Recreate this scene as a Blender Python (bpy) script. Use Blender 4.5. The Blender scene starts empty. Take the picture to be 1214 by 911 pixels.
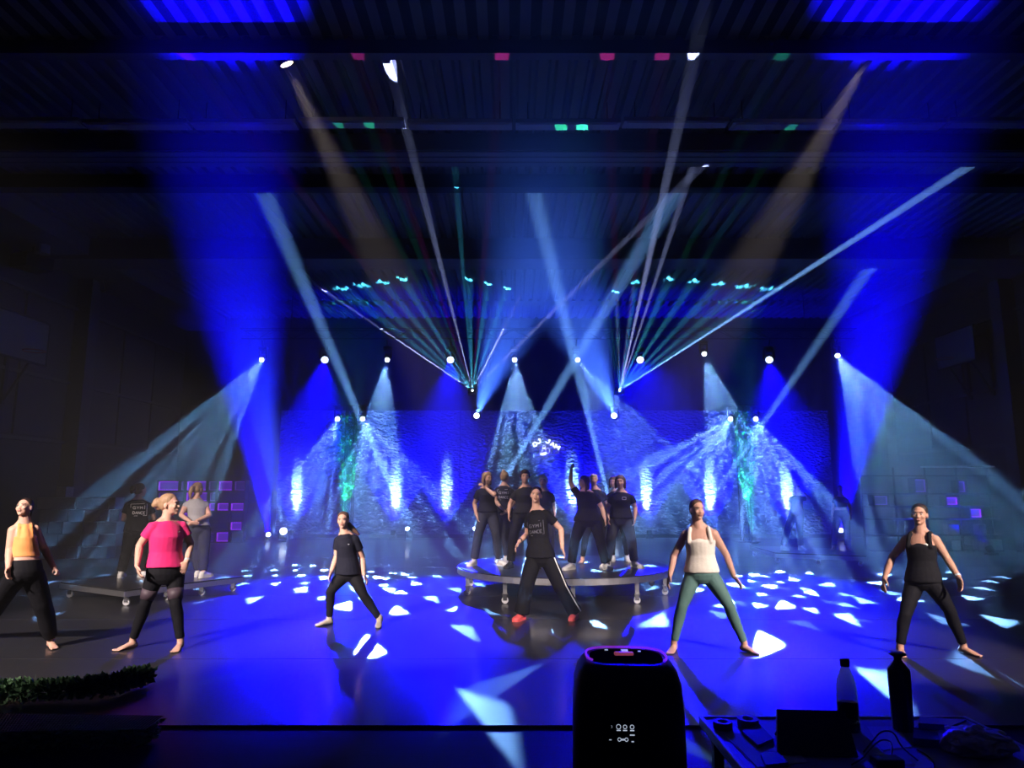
import bpy, bmesh, math, random
from mathutils import Vector, Matrix, Quaternion
random.seed(7)
S = bpy.context.scene
C = S.collection
PI = math.pi

# ------------------------------------------------------------------ camera
W, H, F = 1214.0, 911.0, 809.0          # photo frame and focal length in pixels
CX, CY, HOR = 607.0, 455.5, 580.0
CAMH = 1.7
PITCH = math.atan((HOR - CY) / F)
cam_d = bpy.data.cameras.new('camera')
cam = bpy.data.objects.new('camera', cam_d); C.objects.link(cam)
cam.location = (0, 0, CAMH)
cam.rotation_euler = (PI / 2 + PITCH, 0, 0)
cam_d.sensor_fit = 'HORIZONTAL'; cam_d.sensor_width = 36.0
cam_d.lens = F / W * 36.0
cam_d.clip_end = 200
S.camera = cam

# ------------------------------------------------------------------ view, sampling
S.view_settings.view_transform = 'Standard'
S.view_settings.look = 'None'
S.view_settings.exposure = 0.0
S.view_settings.gamma = 1.0
S.view_settings.use_curve_mapping = False
cy = S.cycles
cy.max_bounces = 5; cy.diffuse_bounces = 1; cy.glossy_bounces = 2
cy.transmission_bounces = 5; cy.volume_bounces = 0; cy.transparent_max_bounces = 8
cy.caustics_reflective = False; cy.caustics_refractive = False
cy.sample_clamp_direct = 0; cy.sample_clamp_indirect = 4
cy.use_light_tree = True
cy.use_adaptive_sampling = False

# ------------------------------------------------------------------ world: black night hall filled with stage haze
wd = bpy.data.worlds.new('hall_air'); S.world = wd
wd.use_nodes = True
wn = wd.node_tree
wn.nodes['Background'].inputs[0].default_value = (0.0, 0.0, 0.0, 1)
wn.nodes['Background'].inputs[1].default_value = 0.0
HAZE = 0.030
vs = wn.nodes.new('ShaderNodeVolumeScatter')
vs.inputs['Color'].default_value = (1, 1, 1, 1)
vs.inputs['Density'].default_value = HAZE
vs.inputs['Anisotropy'].default_value = 0.1
wn.links.new(vs.outputs[0], wn.nodes['World Output'].inputs['Volume'])
# the hazers stand at the back of the stage: the air clears towards the audience
gp_ = wn.nodes.new('ShaderNodeNewGeometry'); sp_ = wn.nodes.new('ShaderNodeSeparateXYZ'); mr_ = wn.nodes.new('ShaderNodeMapRange')
wn.links.new(gp_.outputs['Position'], sp_.inputs[0]); wn.links.new(sp_.outputs['Y'], mr_.inputs['Value'])
mr_.interpolation_type = 'SMOOTHSTEP'
mr_.inputs['From Min'].default_value = 6.5; mr_.inputs['From Max'].default_value = 14.0
mr_.inputs['To Min'].default_value = HAZE * 0.06; mr_.inputs['To Max'].default_value = HAZE
wn.links.new(mr_.outputs[0], vs.inputs['Density'])
wd.cycles.volume_sampling = 'EQUIANGULAR'; wd.cycles.volume_step_size = 4.0; cy.volume_max_steps = 32

# ------------------------------------------------------------------ pixel -> place
def ray(px, py):
    a, b = (px - CX) / F, (CY - py) / F
    c, s = math.cos(PITCH), math.sin(PITCH)
    return Vector((a, c - b * s, s + b * c))
def at(px, py, Y):                       # the point on that ray at depth Y
    r = ray(px, py); return Vector((0, 0, CAMH)) + r * (Y / r.y)
def ground(px, py, z=0.0):               # the point on that ray at height z
    r = ray(px, py); return Vector((0, 0, CAMH)) + r * ((z - CAMH) / r.z)
def zat(py, Y): return at(CX, py, Y).z

# ------------------------------------------------------------------ light helpers
def light_nodes(ld):
    ld.use_nodes = True
    nt = ld.node_tree
    for n in list(nt.nodes): nt.nodes.remove(n)
    out = nt.nodes.new('ShaderNodeOutputLight'); em = nt.nodes.new('ShaderNodeEmission')
    nt.links.new(em.outputs[0], out.inputs[0])
    return nt, em

_gobo = None
def gobo_group():
    """Steel gobo of a profile spot: rounded triangular holes in rings (input: beam direction scaled to the half angle)."""
    global _gobo
    if _gobo: return _gobo
    g = bpy.data.node_groups.new('triangle_gobo', 'ShaderNodeTree'); _gobo = g
    g.interface.new_socket('Scale', in_out='INPUT', socket_type='NodeSocketFloat')
    g.interface.new_socket('Value', in_out='OUTPUT', socket_type='NodeSocketFloat')
    gi = g.nodes.new('NodeGroupInput'); go = g.nodes.new('NodeGroupOutput')
    L = g.links.new
    def m(op, a, b=None, c=None, clamp=False):
        n = g.nodes.new('ShaderNodeMath'); n.operation = op; n.use_clamp = clamp
        for i, v in enumerate((a, b, c)):
            if v is None: continue
            if isinstance(v, (int, float)): n.inputs[i].default_value = v
            else: L(v, n.inputs[i])
        return n.outputs[0]
    tc = g.nodes.new('ShaderNodeTexCoord'); sx = g.nodes.new('ShaderNodeSeparateXYZ')
    L(tc.outputs['Normal'], sx.inputs[0])
    x, y, z = sx.outputs
    az = m('ABSOLUTE', z)
    u = m('DIVIDE', m('DIVIDE', x, az), gi.outputs[0]); v = m('DIVIDE', m('DIVIDE', y, az), gi.outputs[0])
    r = m('SQRT', m('ADD', m('MULTIPLY', u, u), m('MULTIPLY', v, v)))
    a = m('ARCTAN2', v, u)
    total = None
    for (R, N, off, sz) in ((0.0, 1, 0.5, 0.041), (0.43, 6, 0.2, 0.044), (0.85, 11, 0.55, 0.048)):
        if N == 1:
            la, lr = u, v
        else:
            t = m('ADD', m('MULTIPLY', a, N / (2 * PI)), off + 10)
            la = m('MULTIPLY', m('SUBTRACT', m('FRACT', t), 0.5), 2 * PI / N * R)
            lr = m('SUBTRACT', r, R)
        # rounded triangle distance (smooth maximum of three half planes)
        e1 = m('ADD', m('MULTIPLY', m('ABSOLUTE', la), 0.866), m('MULTIPLY', lr, 0.5))
        e2 = m('MULTIPLY', lr, -1.0)
        d = m('SMOOTH_MAX', e1, e2, 0.03)
        k = m('MULTIPLY', m('SUBTRACT', sz + 0.006, d), 1 / 0.012, clamp=True)
        total = k if total is None else m('ADD', total, k)
    L(total, go.inputs[0])
    return g

def spot(name, loc, target, power, color, angle, blend=0.15, radius=0.04, gobo=False, roll=0.0, gamp=1.0):
    ld = bpy.data.lights.new(name, 'SPOT'); ob = bpy.data.objects.new(name, ld); C.objects.link(ob)
    loc = Vector(loc); d = (Vector(target) - loc).normalized()
    ob.location = loc
    q = d.to_track_quat('-Z', 'Y') @ Quaternion((0, 0, 1), roll)
    ob.rotation_mode = 'QUATERNION'; ob.rotation_quaternion = q
    ld.energy = power; ld.color = color; ld.spot_size = math.radians(angle); ld.spot_blend = blend
    ld.shadow_soft_size = radius
    if gobo:
        nt, em = light_nodes(ld)
        gn = nt.nodes.new('ShaderNodeGroup'); gn.node_tree = gobo_group()
        gn.inputs[0].default_value = math.tan(math.radians(angle / 2))
        nt.links.new(gn.outputs[0], em.inputs['Strength'])
    return ob

# ================================================================== mesh helpers
def frame(d):
    d = Vector(d).normalized()
    a = Vector((0, 0, 1)) if abs(d.z) < 0.9 else Vector((1, 0, 0))
    u = d.cross(a).normalized(); return u, d.cross(u).normalized(), d
class MB:
    """Collects vertices and faces of one part."""
    def __init__(s): s.v = []; s.f = []
    def add(s, vs, fs):
        n = len(s.v); s.v += [tuple(v) for v in vs]; s.f += [tuple(i + n for i in f) for f in fs]; return s
    def box(s, c, sz, M=None, bevel=0.0):
        hx, hy, hz = sz[0] / 2, sz[1] / 2, sz[2] / 2
        c = Vector(c)
        if bevel <= 0:
            vs = [Vector((x, y, z)) for x in (-hx, hx) for y in (-hy, hy) for z in (-hz, hz)]
            fs = [(0, 1, 3, 2), (4, 6, 7, 5), (0, 4, 5, 1), (2, 3, 7, 6), (0, 2, 6, 4), (1, 5, 7, 3)]
        else:
            bm = bmesh.new(); bmesh.ops.create_cube(bm, size=1)
            for v in bm.verts: v.co = Vector((v.co.x * sz[0], v.co.y * sz[1], v.co.z * sz[2]))
            bmesh.ops.bevel(bm, geom=bm.edges[:], offset=bevel, segments=2, affect='EDGES', profile=0.5)
            bm.verts.index_update()
            vs = [v.co.copy() for v in bm.verts]; fs = [[v.index for v in f.verts] for f in bm.faces]; bm.free()
        return s.add([c + (M @ v if M else v) for v in vs], fs)
    def lohi(s, lo, hi, bevel=0.0):
        lo, hi = Vector(lo), Vector(hi); return s.box((lo + hi) / 2, hi - lo, None, bevel)
    def tube(s, p0, p1, r0, r1=None, n=12, ell=1.0, up=None):
        r1 = r0 if r1 is None else r1
        p0, p1 = Vector(p0), Vector(p1); u, w, d = frame(p1 - p0)
        vs = []
        for p, r in ((p0, r0), (p1, r1)):
            for k in range(n):
                a = 2 * PI * k / n; vs.append(p + u * (math.cos(a) * r) + w * (math.sin(a) * r * ell))
        fs = [(k, (k + 1) % n, n + (k + 1) % n, n + k) for k in range(n)]
        fs += [tuple(range(n - 1, -1, -1)), tuple(range(n, 2 * n))]
        return s.add(vs, fs)
    def ball(s, c, r, M=None, nu=14, nv=8):
        r = (r, r, r) if isinstance(r, (int, float)) else r
        c = Vector(c); vs = []
        for j in range(1, nv):
            t = PI * j / nv
            for k in range(nu):
                a = 2 * PI * k / nu
                v = Vector((math.sin(t) * math.cos(a) * r[0], math.sin(t) * math.sin(a) * r[1], math.cos(t) * r[2]))
                vs.append(c + (M @ v if M else v))
        for z in (r[2], -r[2]):
            v = Vector((0, 0, z)); vs.append(c + (M @ v if M else v))
        T, B = len(vs) - 2, len(vs) - 1; fs = []
        for j in range(nv - 2):
            for k in range(nu):
                k2 = (k + 1) % nu; fs.append((j * nu + k, (j + 1) * nu + k, (j + 1) * nu + k2, j * nu + k2))
        for k in range(nu):
            k2 = (k + 1) % nu; fs.append((T, k, k2)); fs.append((B, (nv - 2) * nu + k2, (nv - 2) * nu + k))
        return s.add(vs, fs)
    def chain(s, pts, rs, n=12):
        for i, (p, r) in enumerate(zip(pts, rs)):
            s.ball(p, r, None, n, 8)
            if i: s.tube(pts[i - 1], p, rs[i - 1], r, n)
        return s
    def loft(s, rings, n=22):
        """rings: (centre, half-axis vector u, half-axis vector w)"""
        vs = []
        for c, u, w in rings:
            for k in range(n):
                a = 2 * PI * k / n; vs.append(Vector(c) + Vector(u) * math.cos(a) + Vector(w) * math.sin(a))
        fs = []
        for i in range(len(rings) - 1):
            for k in range(n):
                k2 = (k + 1) % n; fs.append((i * n + k, i * n + k2, (i + 1) * n + k2, (i + 1) * n + k))
        m = (len(rings) - 1) * n
        fs += [tuple(range(n - 1, -1, -1)), tuple(m + k for k in range(n))]
        return s.add(vs, fs)
    def lathe(s, c, prof, n=24, M=None):
        """prof: (radius, z) from bottom to top around the z axis"""
        c = Vector(c); vs = []
        for r, z in prof:
            for k in range(n):
                a = 2 * PI * k / n; v = Vector((math.cos(a) * r, math.sin(a) * r, z)); vs.append(c + (M @ v if M else v))
        fs = []
        for i in range(len(prof) - 1):
            for k in range(n):
                k2 = (k + 1) % n; fs.append((i * n + k, i * n + k2, (i + 1) * n + k2, (i + 1) * n + k))
        m = (len(prof) - 1) * n
        fs += [tuple(range(n - 1, -1, -1)), tuple(m + k for k in range(n))]
        return s.add(vs, fs)
    def prism(s, pts, d):
        """closed polygon swept along vector d"""
        d = Vector(d); n = len(pts); pts = [Vector(p) for p in pts]
        vs = pts + [p + d for p in pts]
        fs = [(k, (k + 1) % n, n + (k + 1) % n, n + k) for k in range(n)] + [tuple(range(n - 1, -1, -1)), tuple(range(n, 2 * n))]
        return s.add(vs, fs)
    def path(s, pts, r, n=8):
        """one smooth bent tube through the points"""
        pts = [Vector(p) for p in pts]; vs = []; u = None
        for i, p in enumerate(pts):
            d = (pts[min(i + 1, len(pts) - 1)] - pts[max(i - 1, 0)]).normalized()
            if u is None: u = frame(d)[0]
            u = (u - d * u.dot(d)).normalized(); w = d.cross(u)
            for k in range(n):
                a = 2 * PI * k / n; vs.append(p + u * (math.cos(a) * r) + w * (math.sin(a) * r))
        fs = []
        for i in range(len(pts) - 1):
            for k in range(n):
                k2 = (k + 1) % n; fs.append((i * n + k, i * n + k2, (i + 1) * n + k2, (i + 1) * n + k))
        m = (len(pts) - 1) * n
        fs += [tuple(range(n - 1, -1, -1)), tuple(m + k for k in range(n))]
        return s.add(vs, fs)
    def build(s, name, mat, parent=None, smooth=False, kind=None, label=None, fixn=True):
        me = bpy.data.meshes.new(name)
        base = Vector((0, 0, 0))
        if parent is not None:
            base = WPOS.get(parent.name, Vector((0, 0, 0)))
        me.from_pydata([tuple(Vector(v) - base) for v in s.v], [], s.f)
        if fixn:
            bm = bmesh.new(); bm.from_mesh(me); bmesh.ops.recalc_face_normals(bm, faces=bm.faces[:]); bm.to_mesh(me); bm.free()
        me.materials.append(mat)
        if smooth: me.polygons.foreach_set('use_smooth', [True] * len(me.polygons))
        o = bpy.data.objects.new(name, me); C.objects.link(o)
        if parent is not None: o.parent = parent
        WPOS[o.name] = base
        if kind: o['kind'] = kind
        if label: o['label'] = label
        return o
WPOS = {}     # world position of each thing's origin (parts hold their mesh relative to it)
def thing(name, loc, label, cat, group=None):
    o = bpy.data.objects.new(name, None); C.objects.link(o)
    o.empty_display_size = 0.1; o.location = loc; WPOS[o.name] = Vector(loc)
    o['label'] = label; o['category'] = cat
    if group: o['group'] = group
    return o
def tag(o, label, cat, group=None):
    o['label'] = label; o['category'] = cat
    if group: o['group'] = group
    return o
def adopt(ob, root):                     # a lamp's light becomes a child of the lamp
    ob.parent = root; ob.location = ob.location - WPOS[root.name]
    return ob

# ================================================================== materials
def mat(name, col, rough=0.6, metal=0.0, var=0.15, vscale=6.0, bump=0.0, bscale=40.0, emit=None, estr=0.0, spec=0.5, sheen=0.0, stretch=None, trans=0.0, ior=1.45, alpha=1.0, coat=0.0):
    m = bpy.data.materials.new(name); m.use_nodes = True
    nt = m.node_tree; b = nt.nodes['Principled BSDF']; L = nt.links.new
    tc = nt.nodes.new('ShaderNodeTexCoord'); mp = nt.nodes.new('ShaderNodeMapping')
    L(tc.outputs['Object'], mp.inputs[0])
    if stretch: mp.inputs['Scale'].default_value = stretch
    nz = nt.nodes.new('ShaderNodeTexNoise'); nz.inputs['Scale'].default_value = vscale; nz.inputs['Detail'].default_value = 3
    L(mp.outputs[0], nz.inputs['Vector'])
    mx = nt.nodes.new('ShaderNodeMix'); mx.data_type = 'RGBA'
    mx.inputs[6].default_value = (*[max(0, c * (1 - var)) for c in col], 1)
    mx.inputs[7].default_value = (*[min(1, c * (1 + var)) for c in col], 1)
    L(nz.outputs['Fac'], mx.inputs[0]); L(mx.outputs[2], b.inputs['Base Color'])
    b.inputs['Roughness'].default_value = rough; b.inputs['Metallic'].default_value = metal
    b.inputs['Specular IOR Level'].default_value = spec
    b.inputs['Sheen Weight'].default_value = sheen
    b.inputs['Transmission Weight'].default_value = trans; b.inputs['IOR'].default_value = ior
    b.inputs['Coat Weight'].default_value = coat
    b.inputs['Alpha'].default_value = alpha
    if bump > 0:
        n2 = nt.nodes.new('ShaderNodeTexNoise'); n2.inputs['Scale'].default_value = bscale; n2.inputs['Detail'].default_value = 4
        L(mp.outputs[0], n2.inputs['Vector'])
        bp = nt.nodes.new('ShaderNodeBump'); bp.inputs['Strength'].default_value = min(1, bump); bp.inputs['Distance'].default_value = 0.02 * max(1, bump)
        L(n2.outputs['Fac'], bp.inputs['Height']); L(bp.outputs[0], b.inputs['Normal'])
    if emit:
        b.inputs['Emission Color'].default_value = (*emit, 1); b.inputs['Emission Strength'].default_value = estr
    return m
M = {}
M['vinyl'] = mat('dance_vinyl', (0.022, 0.022, 0.026), 0.42, 0, 0.2, 3.0, 0.04, 25.0, spec=0.25, stretch=(0.6, 3, 1), coat=0.3)
M['vinyl'].node_tree.nodes['Principled BSDF'].inputs['Coat Roughness'].default_value = 0.14
M['hall_floor'] = mat('hall_floor', (0.010, 0.009, 0.013), 0.5, 0, 0.25, 2.0, 0.05, 12.0, stretch=(0.4, 5, 1), spec=0.06)
M['wall_brick'] = mat('hall_wall', (0.05, 0.047, 0.05), 0.85, 0, 0.2, 3.0, 0.3, 30.0)
M['wall_panel'] = mat('wall_panel', (0.055, 0.05, 0.055), 0.7, 0, 0.12, 2.0)
M['column'] = mat('concrete_column', (0.10, 0.095, 0.1), 0.8, 0, 0.15, 4.0, 0.1, 25)
M['deck'] = mat('roof_deck', (0.11, 0.105, 0.11), 0.6, 0, 0.12, 1.5)
M['beam'] = mat('roof_beam', (0.12, 0.115, 0.12), 0.7, 0, 0.15, 2.0, stretch=(0.2, 4, 4))
M['luminaire'] = mat('luminaire', (0.3, 0.3, 0.31), 0.4, 0, 0.06, 3)
M['black'] = mat('black_metal', (0.012, 0.012, 0.014), 0.45, 0.3, 0.2, 8)
M['black_plastic'] = mat('black_plastic', (0.01, 0.01, 0.012), 0.4, 0, 0.2, 10, 0.08, 120)
M['chrome'] = mat('steel', (0.6, 0.6, 0.62), 0.25, 1.0, 0.1, 9)
M['alu'] = mat('aluminium', (0.45, 0.45, 0.47), 0.38, 0.9, 0.12, 12, stretch=(8, 1, 1))
M['plat_top'] = mat('platform_top', (0.018, 0.018, 0.022), 0.28, 0, 0.25, 5, 0.05, 30)
M['drape'] = mat('black_drape', (0.015, 0.015, 0.018), 0.9, 0, 0.2, 5)
M['block'] = mat('foam_block', (0.34, 0.31, 0.32), 0.9, 0, 0.2, 9, 0.4, 30)
M['block_dark'] = mat('dark_block', (0.06, 0.055, 0.075), 0.8, 0, 0.2, 9, 0.2, 30)
M['leaf'] = mat('plastic_leaf', (0.05, 0.16, 0.06), 0.45, 0, 0.5, 25)
M['leaf_dark'] = mat('dark_leaf', (0.10, 0.2, 0.10), 0.5, 0, 0.5, 25)
M['lens_white'] = mat('lit_lens', (0.8, 0.85, 0.9), 0.2, 0, 0, 5, emit=(0.75, 0.88, 1.0), estr=9.0)
M['lens_blue'] = mat('blue_lit_lens', (0.7, 0.75, 0.9), 0.2, 0, 0, 5, emit=(0.5, 0.62, 1.0), estr=7.0)
M['lens_warm'] = mat('warm_lit_lens', (0.9, 0.8, 0.7), 0.2, 0, 0, 5, emit=(1.0, 0.82, 0.66), estr=5.0)

# ================================================================== the hall
XL, XR, YB, YF, ZD = -12.3, 14.2, 25.2, -5.0, 8.05
def struct(o): o['kind'] = 'structure'; return o
struct(MB().lohi((XL - 0.3, YF - 0.3, -0.3), (XR + 0.3, YB + 0.3, -0.02)).build('floor', M['hall_floor']))
fl = bpy.data.objects['floor']
# vinyl dance floor rolled out in strips, edge to edge, joints between them
seams = [5.28, 7.25, 9.35, 11.4, 13.5, 15.5, 17.5, 19.5, 21.5, 23.4]
for i in range(len(seams) - 1):
    MB().lohi((XL + 0.25, seams[i] + 0.006, -0.02), (XR - 0.25, seams[i + 1] - 0.006, 0.0)).build('vinyl_strip', M['vinyl'], fl)
struct(MB().lohi((XL - 0.3, YB, -0.02), (XR + 0.3, YB + 0.3, ZD + 0.6)).build('wall_back', M['wall_brick']))
struct(MB().lohi((XL - 0.3, YF - 0.3, -0.02), (XR + 0.3, YF, ZD + 0.6)).build('wall_front', M['wall_brick']))
wl = struct(MB().lohi((XL - 0.3, YF, -0.02), (XL, YB, ZD + 0.6)).build('wall_left', M['wall_brick']))
wr = struct(MB().lohi((XR, YF, -0.02), (XR + 0.3, YB, ZD + 0.6)).build('wall_right', M['wall_brick']))
# columns, wall cladding panels between them with rails
for side, xw, wob in ((1, XL, wl), (-1, XR, wr)):
    for Y in (0.0, 6.3, 12.6, 18.9):
        MB().lohi((min(xw, xw + side * 0.42), Y - 0.22, 0), (max(xw, xw + side * 0.42), Y + 0.22, ZD)).build('column', M['column'], wob)
    for Y0 in (0.0, 6.3, 12.6, 18.9):
        for (z0, z1) in ((3.05, 4.55), (4.63, 6.6)):
            for k in range(3):
                a = Y0 + 0.3 + k * 1.9; 
                MB().lohi((min(xw, xw + side * 0.06), a + 0.03, z0), (max(xw, xw + side * 0.06), a + 1.84, z1)).build('wall_panel', M['wall_panel'], wob)
        for zr in (2.95, 4.59, 6.68):
            MB().lohi((min(xw, xw + side * 0.12), Y0 + 0.25, zr - 0.045), (max(xw, xw + side * 0.12), Y0 + 6.05, zr + 0.045)).build('wall_rail', M['column'], wob)
    # service duct along the top of the wall
    MB().lohi((min(xw, xw + side * 1.5), YF, 7.6), (max(xw, xw + side * 1.5), YB, ZD)).build('side_soffit', M['beam'], wob)
# roof deck of trapezoidal sheet: ribs run away from the camera
ce = struct(MB().lohi((XL - 0.3, YF, ZD + 0.06), (XR + 0.3, YB, ZD + 0.5)).build('ceiling', M['deck']))
bays = [(-5.0, 2.8), (2.85, 8.0), (8.05, 11.3), (11.35, 16.7), (16.75, 25.2)]
nr = 90; pw = (XR - XL) / nr
for (a, b) in bays:
    mb = MB()
    for k in range(nr):
        x = XL + k * pw
        pts = [(x, a, ZD + 0.06), (x + pw * 0.15, a, ZD), (x + pw * 0.65, a, ZD), (x + pw * 0.8, a, ZD + 0.06)]
        mb.prism(pts, (0, b - a, 0))
    mb.build('deck_sheet', M['deck'], ce, kind='stuff')
# cross beams
def beam(y0, y1, z0, z1=ZD, name='roof_beam', m='beam', web=True):
    MB().lohi((XL, y0, z0), (XR, y1, z1)).build(name, M[m], ce)
Yb1 = 11.5; zb = zat(178, Yb1); beam(Yb1, Yb1 + 0.62, zb)
for k in range(3):                       # boards glued under the beam
    MB().lohi((XL, Yb1 + 0.03 + 0.2 * k, zb - 0.025), (XR, Yb1 + 0.2 + 0.2 * k, zb - 0.001)).build('beam_board', M['beam'], ce)
Yh = 13.1; beam(Yh, Yh + 0.28, zat(222, Yh), name='curtain_housing', m='drape')
Yb2 = 16.7; beam(Yb2, Yb2 + 0.85, zat(307, Yb2))
beam(22.6, 23.2, zat(345, 22.6) - 0.15)
# front lighting bar beam near the audience
Yb0 = 8.9; zb0 = zat(63, Yb0); beam(Yb0, Yb0 + 0.16, zb0, zb0 + 0.55, 'bar_beam'); beam(Yb0 - 0.9, Yb0 - 0.1, zb0 + 0.25, name='curtain_housing', m='drape')
beam(5.2, 5.8, zb0 - 0.15)
# rows of strip luminaires hung before the beams
def lum_row(Y, py, x0, x1, n, dz, lab):
    z = zat(py, Y)
    for k in range(n):
        a = x0 + (x1 - x0) * k / n; b = x0 + (x1 - x0) * (k + 1) / n - 0.06
        zz = z + (0.03 if k % 3 == 1 else 0.0)
        t = thing('strip_luminaire', ((a + b) / 2, Y, zz), lab, 'ceiling light', 'strip luminaires under the roof')
        MB().lohi((a, Y - 0.12, zz), (b, Y + 0.12, zz + 0.07)).build('housing', M['luminaire'], t)
        MB().lohi((a + 0.05, Y - 0.09, zz - 0.012), (b - 0.05, Y + 0.09, zz)).build('diffuser', M['luminaire'], t)
        for q in (a + 0.2, b - 0.2):
            MB().tube((q, Y, zz + 0.07), (q, Y, ZD + 0.1), 0.008, None, 6).build('hanger', M['black'], t)
lum_row(10.5, 150, XL + 1.7, XR - 1.7, 13, 0, 'unlit strip luminaire hung under the deck before the wide lined beam')
lum_row(15.6, 258, XL + 1.7, XR - 1.7, 13, 0, 'unlit strip luminaire hung under the deck between the two deep beams')
lum_row(20.6, 328, XL + 1.7, XR - 1.7, 13, 0, 'unlit strip luminaire hung close above the stage truss')

# backdrop: tall crinkled set panels in front of the back wall, darker fabric above
def crinkle(name, col, strength, scale, rough=0.75):
    m = bpy.data.materials.new(name); m.use_nodes = True; nt = m.node_tree; b = nt.nodes['Principled BSDF']; L = nt.links.new
    tc = nt.nodes.new('ShaderNodeTexCoord'); mp = nt.nodes.new('ShaderNodeMapping'); mp.inputs['Scale'].default_value = (1, 1, 1.9)
    L(tc.outputs['Object'], mp.inputs[0])
    v = nt.nodes.new('ShaderNodeTexVoronoi'); v.inputs['Scale'].default_value = scale; L(mp.outputs[0], v.inputs['Vector'])
    n = nt.nodes.new('ShaderNodeTexNoise'); n.inputs['Scale'].default_value = scale * 0.8; n.inputs['Detail'].default_value = 4; L(mp.outputs[0], n.inputs['Vector'])
    ad = nt.nodes.new('ShaderNodeMath'); L(v.outputs['Distance'], ad.inputs[0]); L(n.outputs['Fac'], ad.inputs[1])
    bp = nt.nodes.new('ShaderNodeBump'); bp.inputs['Strength'].default_value = strength; bp.inputs['Distance'].default_value = 0.18
    L(ad.outputs[0], bp.inputs['Height']); L(bp.outputs[0], b.inputs['Normal'])
    b.inputs['Base Color'].default_value = (*col, 1); b.inputs['Roughness'].default_value = rough
    return m
M['backdrop'] = crinkle('crinkled_backdrop', (0.36, 0.36, 0.40), 1.0, 7.0)
YP = 24.7
def bx(px): return at(px, 560, YP).x
zp = zat(487, YP)
edges = [(330, 384, 'backdrop'), (384, 428, 'backdrop'), (428, 545, 'backdrop'), (545, 692, 'backdrop'), (692, 868, 'backdrop'), (868, 905, 'backdrop'), (905, 986, 'backdrop')]
bw = bpy.data.objects['wall_back']
for i, (a, b, mm) in enumerate(edges):
    MB().lohi((bx(a) + 0.01, YP - (0.0 if i % 2 else 0.05), 0.12), (bx(b) - 0.01, YP + 0.08, zp)).build('backdrop_panel', M[mm], bw)
MB().lohi((bx(330), YP - 0.12, 0.0), (bx(986), YP + 0.12, 0.12)).build('backdrop_plinth', M['black'], bw)
# black masking drape above the backdrop, hung in pleats
mb = MB(); x0, x1, n = bx(250), bx(1060), 150
top = [(x0 + (x1 - x0) * k / n, YB - 0.18 + 0.06 * math.sin(k * 1.7), 0) for k in range(n + 1)]
vs = [Vector((p[0], p[1], z)) for z in (0.02, zat(350, 24.9)) for p in top]
mb.add(vs, [(k, k + 1, n + 2 + k, n + 1 + k) for k in range(n)])
mb.build('back_drape', M['drape'], bw, smooth=True)

# ================================================================== light rig
PALE = (0.20, 0.48, 1.0); ICE = (0.18, 0.45, 1.0); BLUE = (0.003, 0.0, 1.0); GREEN = (0.05, 1.0, 0.55); MAGENTA = (1.0, 0.05, 0.55)
TY = 21.5
zt = zat(424, TY)
# flown truss: two chords, verticals and diagonals, each a part
xa, xb = at(285, 424, TY).x, at(1015, 424, TY).x
tr = thing('stage_truss', ((xa + xb) / 2, TY, zt + 0.62), 'long black box truss flown above the stage carrying moving heads', 'truss')
for dz, dys in ((0.62, (0.0,)), (0.92, (-0.15, 0.15))):
    for dyy in dys:
        MB().tube((xa, TY + dyy, zt + dz), (xb, TY + dyy, zt + dz), 0.025, None, 8).build('chord', M['black'], tr)
mb = MB(); n = 36
for k in range(n):
    x = xa + (xb - xa) * k / n; x2 = xa + (xb - xa) * (k + 1) / n
    for dyy in (-0.15, 0.15):
        mb.tube((x, TY + (0 if k % 2 else dyy), zt + (0.62 if k % 2 else 0.92)), (x2, TY + (dyy if k % 2 else 0), zt + (0.92 if k % 2 else 0.62)), 0.012, None, 6)
mb.build('web', M['black'], tr, kind='stuff')
for f in (0.08, 0.35, 0.65, 0.92):
    x = xa + (xb - xa) * f
    MB().tube((x, TY, zt + 0.92), (x, TY, ZD), 0.012, None, 6).build('chain', M['black'], tr)

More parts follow.
